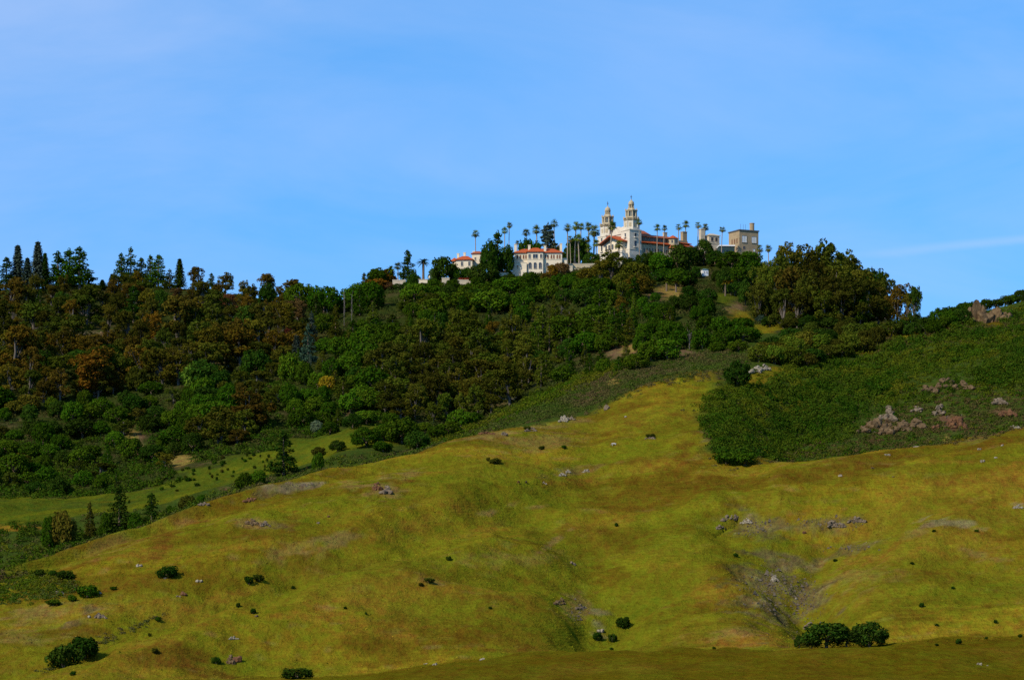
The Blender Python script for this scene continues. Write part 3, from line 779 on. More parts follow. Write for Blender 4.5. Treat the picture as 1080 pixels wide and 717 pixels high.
for q in range(5):          # dense shrub, 4 m wide
    lobes = [(0, 0, .9, 1.5, 1.5, 1.0)]
    for k in range(12):
        a = U(0, 6.283); r_ = U(.5, 1.5)
        s = U(.45, .75); lobes.append((math.cos(a) * r_, math.sin(a) * r_, U(.6, 1.7) * (1.15 - r_ * .25), s, s, s * .9))
    cr = quads_mesh('shrub_foliage', lobe_leaves(lobes, 6.0, .24, .55, .7), M['leaf'])
    st = tube_mesh('shrub_stems', [[(0, 0, -.8, .12), (U(-.5, .5), U(-.5, .5), 1.2, .05)] for _ in range(4)], M['bark'], 5)
    proto('shrub', cr, st, 4.2, 2.3)

for q in range(3):          # bare dead tree
    limbs = [[(0, 0, -2, .35), (.2, 0, 6, .25), (.1, .2, 13, .08)]]
    for k in range(34):
        z = U(2.5, 12.5); a = U(0, 6.283); L = U(1.2, 3.6)
        p = (math.cos(a) * L * .5, math.sin(a) * L * .5, z + L * .5)
        limbs.append([(.15, .1, z, .12), (*p, .08), (math.cos(a) * L, math.sin(a) * L, z + L * U(.6, 1.1), .03)])
        for e in range(2):
            limbs.append([(*p, .06), (p[0] + U(-1, 1), p[1] + U(-1, 1), p[2] + U(.4, 1.4), .02)])
    proto('dead', None, tube_mesh('dead_trunk', limbs, M['dead'], 5), 7.0, 14.0)

TONE = {
    'dark green': (0.029, 0.062, 0.003), 'deep green': (0.021, 0.045, 0.004), 'green': (0.046, 0.086, 0.004), 'olive': (0.066, 0.069, 0.006), 'olive green': (0.062, 0.080, 0.006),
    'brown': (0.068, 0.053, 0.006), 'rust brown': (0.135, 0.066, 0.006), 'bluish green': (0.042, 0.068, 0.042), 'light green': (0.130, 0.180, 0.018),
    'golden': (0.180, 0.115, 0.006), 'dark red': (0.090, 0.024, 0.013), 'grey green': (0.080, 0.100, 0.050), 'yellow green': (0.09, 0.105, 0.008),
    'dark olive': (0.044, 0.050, 0.005), 'reddish brown': (0.098, 0.050, 0.016), 'tawny': (0.092, 0.069, 0.006), 'frond green': (0.105, 0.135, 0.016),
}
KIND = {  # object name, category
    'oak': ('oak_tree', 'tree'), 'euc': ('eucalyptus_tree', 'tree'), 'pine': ('pine_tree', 'tree'), 'fir': ('fir_tree', 'tree'), 'cedar': ('cedar_tree', 'tree'),
    'palm': ('fan_palm', 'palm tree'), 'date': ('date_palm', 'palm tree'), 'shrub': ('shrub', 'shrub'), 'dead': ('bare_tree', 'tree'),
}
PLANTED = []
def plant(kind, u, v, wpx, hpx, tone, label=None, group=None, Y=None, ymin=1300.0, sink=0.0):
    """one plant standing on the ground seen at (u, v); wpx, hpx its apparent size in the photograph's pixels"""
    if Y is None:
        Y, z = hit(u, v, ymin)
        x = (u - UC) / FPX * Y
    else:
        x = (u - UC) / FPX * Y
        z = ground_at(x, Y)
        hpx = hpx + ((VH - v) - (z - EYE) / Y * FPX)       # keep the top where it is
    m = Y / FPX
    cr, tr, W, H = random.choice(PROTO[kind]) if kind != 'palm' else (None,) * 4
    if kind == 'palm':
        qi = random.randrange(len(PROTO['palm'])); cr, tr, W, H = PROTO['palm'][qi]
    name, cat = KIND[kind]
    if label and kind == 'oak' and 'bush' in label.split(' in ')[0].split(' by ')[0] and 'bushy' not in label: name, cat = 'bush', 'bush'
    if label and kind == 'oak' and 'umbrella pine above' in label: name = 'umbrella_pine'
    root = empty(name, (x, Y, z - sink), U(0, 6.283))
    if kind == 'palm': root.rotation_euler = (R(U(-2.2, 2.2)), R(U(-2.2, 2.2)), U(0, 6.283)); wpx *= U(.85, 1.2)
    if kind == 'palm':
        # trunk as tall as needed, head of its own size
        hs = hpx * m; cs = wpx * m / W
        t = link('trunk', tr, root); c = link('crown', cr, root)
        t.scale = (max(cs, .8), max(cs, .8), (hs - 2.6 * cs) / 22.0)
        c.scale = (cs, cs, cs); c.location = (0, 0, hs - 2.6 * cs - 22.0 * cs)
        s_ = link('dead_fronds', PROTO['palm_skirt'][qi], root); s_.scale = (cs, cs, cs); s_.location = c.location
    else:
        sx = wpx * m / W; sz = hpx * m / H
        t = link('stem' if kind == 'shrub' else 'trunk', tr, root); t.scale = (sx, sx, sz)
        c = None
        if cr is not None:
            c = link('foliage' if kind == 'shrub' else 'crown', cr, root); c.scale = (sx * U(.92, 1.08), sx * U(.92, 1.08), sz)
    if c is not None:
        b = TONE[tone]; j = U(.72, 1.3); hj = U(.9, 1.11)
        c.color = (b[0] * j * hj, b[1] * j / hj, b[2] * j, 1)
    tag(root, label, cat, group)
    PLANTED.append(dict(o=root, kind=kind, u=u, v=v, w=wpx, h=hpx, tone=tone, label=label))
    return root


def in_poly(u, v, poly):
    c = False; j = len(poly) - 1
    for i in range(len(poly)):
        (x1, y1), (x2, y2) = poly[i], poly[j]
        if (y1 > v) != (y2 > v) and u < (x2 - x1) * (v - y1) / (y2 - y1) + x1:
            c = not c
        j = i
    return c


def scatter(poly, dx, dy, n_try, taken=None, clear=True):
    us = [p[0] for p in poly]; vs = [p[1] for p in poly]
    pts = [] if taken is None else taken
    new = []
    for _ in range(n_try):
        u, v = U(min(us), max(us)), U(min(vs), max(vs))
        if not in_poly(u, v, poly): continue
        if clear and any(((u - a) / (c * .95)) ** 2 + ((v - 2 - b) / (d * .95 + 1)) ** 2 < 1 for a, b, c, d in CLEAR_P): continue
        if any(((u - a) / dx) ** 2 + ((v - b) / dy) ** 2 < 1 for a, b in pts): continue
        pts.append((u, v)); new.append((u, v))
    return new


def cover_mesh(name, spots, mat, size, hgt, leaves, lsize):
    """low scrub nobody could count: one mesh of leaf sprays over many small mounds; spots = [(x, y, z), ...]"""
    P0 = np.array(spots)
    out = []
    n = len(P0)
    s = size * RNG.uniform(.55, 1.35, n); h = hgt * RNG.uniform(.55, 1.4, n)
    d = RNG.normal(size=(n, leaves, 3)); d[..., 2] = np.abs(d[..., 2]) * 1.0 + .02
    d /= np.linalg.norm(d, axis=2, keepdims=True)
    P = P0[:, None, :] + d * np.stack([s, s, h], -1)[:, None, :] * RNG.uniform(.7, 1.08, (n, leaves, 1))
    N = d + RNG.normal(size=d.shape) * .5
    V = leaf_quads(P.reshape(-1, 3), N.reshape(-1, 3), (lsize * RNG.uniform(.6, 1.3, (n, leaves))).ravel())
    o = link(name, quads_mesh(name, V, mat))
    tag(o, kind='stuff')
    return o

#@@SCRUB
def uv_spots(poly, n, ymin=1300, sink=.2):
    us = [p[0] for p in poly]; vs = [p[1] for p in poly]
    out = []
    while len(out) < n:
        u, v = U(min(us), max(us)), U(min(vs), max(vs))
        if not in_poly(u, v, poly): continue
        if any(((u - a) / c) ** 2 + ((v - b) / d) ** 2 < .8 for a, b, c, d in CLEAR_P): continue
        Y, z = hit(u, v, ymin)
        out.append(((u - UC) / FPX * Y, Y, z - sink))
    return out

right_slope = [(738, 424), (762, 410), (790, 406), (815, 398), (830, 384), (880, 376), (960, 352), (1010, 338), (1040, 330), (1120, 318), (1120, 440), (1085, 452), (1050, 462), (985, 472), (905, 485), (830, 490), (772, 490), (752, 474), (741, 448)]
rim = [(820, 482), (905, 462), (930, 436), (985, 424), (1030, 418), (1090, 408), (1090, 452), (1050, 462), (985, 472), (905, 485), (830, 489)]
rs_ = [p for p in uv_spots(right_slope, 7600, 1755) if not (in_poly(UC + p[0] / p[1] * FPX, VH - (p[2] - EYE) / p[1] * FPX, rim) and random.random() < .8)]
def uv_of(p): return UC + p[0] / p[1] * FPX, VH - (p[2] - EYE) / p[1] * FPX
ROCKY = [(968, 1029, 396, 424), (900, 980, 427, 468), (980, 1030, 425, 462), (1044, 1080, 418, 448)]
def near_rock(p, m_=0):
    u, v = uv_of(p); return any(a - m_ < u < b + m_ and c < v < d + m_ for a, b, c, d in ROCKY)
rs_ = [p for p in rs_ if not near_rock(p) or random.random() < .3]
def fray(sp_, px):       # let a scrub edge thin out into the grass
    out = []
    for (x, Y, z) in sp_:
        x2 = x + random.gauss(0, px) * Y / FPX; Y2 = Y + random.gauss(0, px * 3)
        out.append((x2, Y2, ground_at(x2, Y2) - .2))
    return out
def split(sp_, thr, sc, seed):
    a_ = np.array(sp_); k = fbm(a_[:, 0] / sc, a_[:, 1] / sc, seed, 3) > thr
    return [p for p, q in zip(sp_, k) if q], [p for p, q in zip(sp_, k) if not q]
hi_, lo_ = split(rs_, .5, 45, 33)
cover_mesh('hillside_scrub', fray(lo_, 3.5), M['scrub'], 2.0, 1.6, 44, .5)
tall_, mid_ = split(hi_, .53, 14, 44)
cover_mesh('hillside_thicket', mid_, M['scrub_dark'], 2.2, 2.2, 46, .52)
cover_mesh('tall_thicket', random.sample(tall_, int(len(tall_) * .7)), M['scrub_dark'], 3.0, 3.6, 70, .6)
mounds_ = random.sample([p for p in rs_ if not near_rock(p, 6)], 600)
cover_mesh('bush_mounds', mounds_[:320], M['scrub_dark'], 4.2, 3.4, 150, .6)
cover_mesh('pale_bush_mounds', mounds_[320:], M['scrub'], 3.6, 2.9, 120, .55)
edge_ = [p for p in rs_ if VH - (p[2] - EYE) / p[1] * FPX > 425]
cover_mesh('fringe_scrub', fray(random.sample(edge_, 700), 6), M['sage'], 1.5, 1.1, 38, .42)
cover_mesh('dry_scrub', fray(uv_spots(rim, 1300, 1755), 4), M['sage_dry'], 1.7, 1.2, 40, .45)
cover_mesh('upper_dry_scrub', fray(uv_spots([(905, 362), (960, 352), (1020, 345), (1080, 336), (1085, 345), (1020, 358), (950, 368), (900, 372)], 500, 1900), 4), M['sage_dry'], 1.7, 1.4, 40, .45)
band = [(440, 472), (505, 457), (545, 447), (600, 439), (640, 425), (680, 407), (720, 399), (768, 393), (800, 376), (790, 360), (720, 362), (680, 373), (640, 386), (600, 402), (560, 420), (520, 439), (460, 458)]
cover_mesh('ridge_scrub', fray(uv_spots(band, 4200, 1860), 2.5), M['sage'], 1.6, 1.05, 36, .42)
edge = [(430, 470), (480, 456), (520, 438), (560, 420), (600, 402), (640, 386), (690, 372), (650, 392), (600, 414), (560, 432), (520, 448), (470, 464)]
cover_mesh('ridge_thicket', fray(uv_spots(edge, 520, 1860), 3), M['scrub'], 2.6, 2.4, 60, .55)
cover_mesh('ridge_bushes', fray(random.sample(uv_spots(band, 500, 1860), 220), 3), M['scrub_dark'], 1.9, 1.6, 46, .45)
sp = []
for _ in range(1900):       # scrub along the far side of the grassy spur
    u = U(-60, 530); t = U(0, 1) ** 1.3
    y0 = float(K['top'](np.array([max(u, -99.)]))[0][0]) + 6; y1 = float(K['vale'](np.array([max(u, -99.)]))[0][0]) - 4
    if u > 150: y1 = y0 + (y1 - y0) * .8
    Y = y0 + (y1 - y0) * t
    x = (u - UC) / FPX * Y
    sp.append((x, Y, ground_at(x, Y) - .2))
cover_mesh('spur_scrub', sp, M['sage'], 1.9, 1.5, 40, .5)
cover_mesh('spur_thicket', random.sample(sp, 600), M['scrub'], 2.2, 2.2, 44, .55)
patch = [(-30, 605), (20, 604), (55, 604), (78, 612), (84, 622), (70, 631), (40, 632), (15, 637), (-30, 644)]
cover_mesh('hollow_scrub', uv_spots(patch, 420), M['sage'], 1.5, 1.0, 40, .4)
cover_mesh('hollow_thicket', fray(uv_spots([(-20, 608), (30, 604), (70, 606), (84, 618), (70, 626), (45, 626), (-20, 634)], 330), 2), M['scrub'], 1.9, 1.5, 48, .42)
rim2 = []
while len(rim2) < 900:
    u = U(-60, 215); t = U(0, 1)
    y0 = float(K['top'](np.array([max(u, -99.)]))[0][0]) + 8; Y = y0 + (60 + max(0, 110 - u * .6)) * t
    x = (u - UC) / FPX * Y; rim2.append((x, Y, ground_at(x, Y) - .2))
hi2, lo2 = split(rim2, .48, 22, 66)
cover_mesh('rim_thicket', hi2, M['scrub_dark'], 2.6, 3.0, 64, .55)
cover_mesh('rim_scrub', lo2, M['scrub'], 2.0, 1.9, 48, .48)
lowwood = []
while len(lowwood) < 1500:
    u = U(-60, 430); Y = float(K['wood'](np.array([max(u, -99.)]))[0][0]) + U(-12, 190); x = (u - UC) / FPX * Y; z = ground_at(x, Y); v = VH - (z - EYE) / Y * FPX
    if any(((u - a) / c) ** 2 + ((v - b) / d) ** 2 < 1.0 for a, b, c, d in CLEAR_P): continue
    lowwood.append((x, Y, z - .3))
cover_mesh('woodland_edge_scrub', lowwood, M['scrub_dark'], 3.2, 3.6, 60, .7)
draw = []
for pts, n in (([(40, 708), (62, 700), (100, 682), (118, 671), (150, 657), (170, 650)], 110),):
    for _ in range(n):
        k = random.randrange(len(pts) - 1); t = U(0, 1)
        u = pts[k][0] + (pts[k + 1][0] - pts[k][0]) * t + random.gauss(0, 3); v = pts[k][1] + (pts[k + 1][1] - pts[k][1]) * t + random.gauss(0, 1.5)
        Y, z = hit(u, v); draw.append(((u - UC) / FPX * Y, Y, z - .2))
cover_mesh('gully_scrub', draw, M['sage'], 1.2, .6, 30, .35)
under = []
for _ in range(9000):
    u = U(-70, 985); y0 = float(K['wood'](np.array([max(u, -99.)]))[0][0]) + 6
    Y = U(y0, 2640)
    x = (u - UC) / FPX * Y; z = ground_at(x, Y); v = VH - (z - EYE) / Y * FPX
    if any(((u - a) / c) ** 2 + ((v - b) / d) ** 2 < 1.0 for a, b, c, d in CLEAR_P): continue
    under.append((x, Y, z - .3))
cover_mesh('forest_undergrowth', under, M['under'], 2.5, 2.3, 32, .65)

# grass: tufts over the meadow, each in the colour of the sward it grows in
m_, t_, b_ = new_mat('grass_blades')
b_.inputs['Roughness'].default_value = 1.0; b_.inputs['Specular IOR Level'].default_value = 0.0
at_ = t_.nodes.new('ShaderNodeAttribute'); at_.attribute_name = 'cover'
g_ = t_.nodes.new('ShaderNodeNewGeometry'); h_ = t_.nodes.new('ShaderNodeHueSaturation'); r_ = t_.nodes.new('ShaderNodeMapRange')
r_.inputs['To Min'].default_value = .78; r_.inputs['To Max'].default_value = 1.35
t_.links.new(g_.outputs['Random Per Island'], r_.inputs['Value']); t_.links.new(r_.outputs[0], h_.inputs['Value']); t_.links.new(at_.outputs['Color'], h_.inputs['Color']); t_.links.new(h_.outputs[0], b_.inputs['Base Color'])
NT = 90000
gi = RNG.uniform(0, 1, NT); gu = RNG.uniform(-20, 1100, NT)
jj = np.clip(np.searchsorted(US, gu), 1, len(US) - 1)
iy0 = int(np.searchsorted(YS, 1330)); 
gy = 1330 + gi * (K['top'](np.clip(gu, -99, 1199))[0] - 1330)
ok = ~((gu > 742) & (gy > K['high'](np.clip(gu, -99, 1199))[0] + 8))
ii = np.clip(np.searchsorted(YS, gy), 1, len(YS) - 1)
clump = fbm((gu - UC) / FPX * gy / 12, gy / 9, 131, 3)
ok &= RNG.uniform(.25, .8, NT) < clump + .08
ii, jj = ii[ok], jj[ok]
PG = np.stack([XX[ii, jj], YY[ii, jj], ZZ[ii, jj]], 1); n = len(PG)
PG[:, 0] += RNG.uniform(-.6, .6, n); PG[:, 2] += .1
NG = np.stack([RNG.normal(0, .5, n), -np.abs(RNG.normal(.5, .4, n)), RNG.uniform(.3, 1, n)], 1)
gm = quads_mesh('grass', leaf_quads(PG, NG, .32 * RNG.gamma(4, .25, n)), m_)
gc = gm.color_attributes.new('cover', 'FLOAT_COLOR', 'POINT')
gc.data.foreach_set('color', np.repeat(np.concatenate([C[ii, jj], np.ones((n, 1))], 1), 4, axis=0).astype(np.float32).ravel())
tag(link('grass', gm), kind='stuff')

# ------------------------------------------------------------------ trees one can single out
def P(kind, u, v, wd, ht, tone, label, group=None, **k):
    return plant(kind, u, v, wd, ht, tone, label, group, **k)

SKY = 'conifers standing on the left skyline'
for (kind, u, top, base, wd, tone, label) in [
    ('fir', 18.8, 257, 304, 13, 'bluish green', 'bluish fir spire, first of the two tall blue firs from the left edge'),
    ('fir', 40, 255, 306, 13, 'bluish green', 'tallest bluish fir spire, second blue fir from the left edge'),
    ('fir', 47.5, 267, 306, 9, 'deep green', 'slim dark fir tucked against the right side of the tallest blue fir'),
    ('pine', 7, 270, 304, 18, 'deep green', 'dark bushy pine at the very left end of the skyline'),
    ('fir', 29, 272, 305, 10, 'bluish green', 'short fir between the two tall blue fir spires'),
    ('pine', 61, 265, 304, 20, 'dark green', 'dark pine forming the left shoulder of the dense skyline clump'),
    ('pine', 73, 262, 304, 22, 'dark green', 'dark pine in the middle of the dense skyline clump'),
    ('pine', 84, 260.5, 305, 26, 'dark green', 'broad dark pine, tallest and rightmost of the dense skyline clump'),
    ('pine', 128, 267, 303, 15, 'dark green', 'pointed green pine at the left end of the second conifer row'),
    ('pine', 138, 260.5, 303, 17, 'dark green', 'tallest pointed pine of the second conifer row on the skyline'),
    ('pine', 149, 272, 303, 16, 'dark green', 'lower rounded pine just right of the tallest pine in the second row'),
    ('pine', 158.5, 269, 303, 14, 'dark green', 'narrow pine fourth along the second conifer row on the skyline'),
    ('pine', 167, 269, 304, 18, 'dark green', 'dark pine closing the right end of the second conifer row'),
    ('pine', 179, 284, 305, 14, 'dark olive', 'low thin pine right of the second conifer row'),
    ('fir', 189.5, 273, 306, 10, 'dark green', 'lone pointed fir right of the second conifer row'),
    ('fir', 118, 289, 304, 7, 'deep green', 'small thin fir left of the second conifer row'),
    ('fir', 108, 295, 306, 7, 'deep green', 'tiny fir spire in the dip between the two conifer rows'),
    ('oak', 282, 297, 324, 20, 'deep green', 'dark rounded tree standing up in the saddle of the ridge'),
    ('oak', 316, 299, 328, 30, 'dark green', 'wide dark dome-shaped tree on the ridge left of the castle hill'),
    ('oak', 342, 301, 330, 28, 'dark green', 'second wide dome-shaped tree nearer the castle hill'),
    ('pine', 384, 288, 312, 12, 'dark olive', 'thin pine beside the pale stone finial'),
    ('oak', 401, 282, 302, 26, 'dark green', 'flat-topped umbrella pine above the left end of the terrace wall'),
    ('date', 412, 280, 301, 13, 'olive green', 'short pale palm between the umbrella pine and the tall dark pine'),
    ('palm', 419.5, 276, 301, 9, 'olive green', 'slim palm touching the left of the tall dark pine'),
    ('pine', 430, 264, 301, 18, 'deep green', 'tall dark pine rising over the left terrace wall'),
    ('date', 446.5, 272, 298, 15, 'deep green', 'dark bushy date palm between the tall pine and the round tree'),
    ('oak', 468, 270, 297, 25, 'deep green', 'dark round tree standing left of the small red-roofed house'),
    ('oak', 458, 283, 298, 12, 'grey green', 'small greyish tree between the date palm and the round tree'),
    ('oak', 436, 288, 302, 14, 'deep green', 'low dark tree at the foot of the tall dark pine'),
    ('pine', 525, 243, 291, 22, 'deep green', 'tall pointed mass of dark foliage between the two red-roofed houses'),
    ('oak', 516, 252, 293, 20, 'deep green', 'dark rounded tree leaning on the left of the tall dark mass'),
    ('oak', 534, 258, 292, 15, 'deep green', 'dark tree against the left wall of the orange-roofed house'),
    ('oak', 510, 277, 300, 30, 'deep green', 'wide dark tree in front of the small red-roofed house'),
    ('oak', 556, 251, 283, 18, 'deep green', 'dark tree behind the left half of the orange roof'),
    ('oak', 564, 254, 283, 18, 'deep green', 'dark tree behind the middle of the orange roof'),
    ('cedar', 578, 236, 284, 22, 'bluish green', 'layered cedar with flat branches behind the orange roof'),
    ('oak', 585, 257, 284, 14, 'golden', 'small golden tree peeping over the orange roof'),
    ('oak', 609, 250, 284, 22, 'deep green', 'dark tree behind the palms left of the castle'),
    ('oak', 601, 258, 285, 16, 'deep green', 'dark tree just right of the orange-roofed house'),
    ('oak', 624, 266, 284, 16, 'deep green', 'dark low tree at the left foot of the castle'),
]:
    yy = {True: 2668.0, False: None}[label.endswith(('orange roof', 'of the castle', 'orange-roofed house')) and 'foot' not in label and 'wall' not in label]
    P(kind, u, base, wd * (1.35 if u < 195 else 1.12), base - top, tone, label, SKY if u < 195 else None, Y=yy)

PAL_G = 'tall fan palms around the castle'
for (u, top, base, wd, Y, label) in [
    (501.5, 242.5, 268, 7.5, 2650, 'lone tall fan palm above the roof of the small red-roofed house'),
    (535.8, 234, 270, 7, 2685, 'taller of two fan palms above the dark tree mass'),
    (532.6, 239, 270, 6.5, 2680, 'lower of two fan palms above the dark tree mass'),
    (554.8, 240.5, 280, 6.5, 2690, 'fan palm rising behind the left part of the orange roof'),
    (566.8, 237, 280, 7.5, 2690, 'fan palm rising behind the middle of the orange roof'),
    (585.2, 231.5, 282, 7.5, 2692, 'tallest fan palm, just right of the layered cedar'),
    (545, 253, 272, 4.5, 2680, 'small palm top beside the left end chimney of the orange-roofed house'),
    (598.8, 236, 283, 8, 2650, 'first fan palm right of the orange-roofed house'),
    (606, 233, 286, 8, 2655, 'tallest fan palm in the group between house and castle'),
    (611.5, 234.5, 284, 7, 2675, 'fan palm half hidden behind the tallest one between house and castle'),
    (611, 246, 280, 7.5, 2648, 'lower fan palm in front of the group between house and castle'),
    (602, 248.5, 284, 6.5, 2660, 'low fan palm against the dark tree between house and castle'),
    (621.8, 234, 283, 7.5, 2665, 'left one of the tall pair of fan palms beside the castle'),
    (626, 237, 283, 10, 2660, 'big-headed fan palm nearest the castle wall'),
    (619.7, 249, 283, 6.5, 2655, 'middle-height fan palm left of the castle'),
    (620.6, 257, 283, 8, 2648, 'shorter bushy fan palm left of the castle'),
    (629.8, 252, 283, 7, 2628, 'fan palm touching the left corner of the castle'),
    (643.6, 232.5, 276, 8.5, 2600, 'fan palm in front of the left bell tower'),
    (652.6, 253, 277, 7.5, 2598, 'short fan palm in front of the castle gable'),
    (674.3, 231, 276, 7, 2604, 'dark fan palm at the right edge of the right bell tower'),
    (693, 236, 274, 6.5, 2612, 'left fan palm of the pair before the long red roof'),
    (699.5, 237, 274, 6, 2614, 'right fan palm of the pair before the long red roof'),
    (715.5, 236, 274, 7, 2618, 'left fan palm of the pair beside the brown chimney'),
    (722, 232.5, 274, 7, 2680, 'taller fan palm above the brown chimney'),
    (735.7, 234, 272, 7, 2690, 'fan palm left of the tall wide chimney'),
    (742.4, 235.5, 272, 7, 2690, 'fan palm directly behind the tall wide chimney'),
    (760.7, 238.5, 274, 6, 2630, 'lone fan palm between the beige tower and the brown block'),
    (801.5, 258, 277, 7.5, 2610, 'small fan palm at the right corner of the brown block'),
    (810.6, 258, 278, 6.5, 2625, 'small lone fan palm right of the brown block'),
]:
    P('palm', u, base, wd * 1.4, base - top, 'frond green', label, PAL_G, Y=Y)

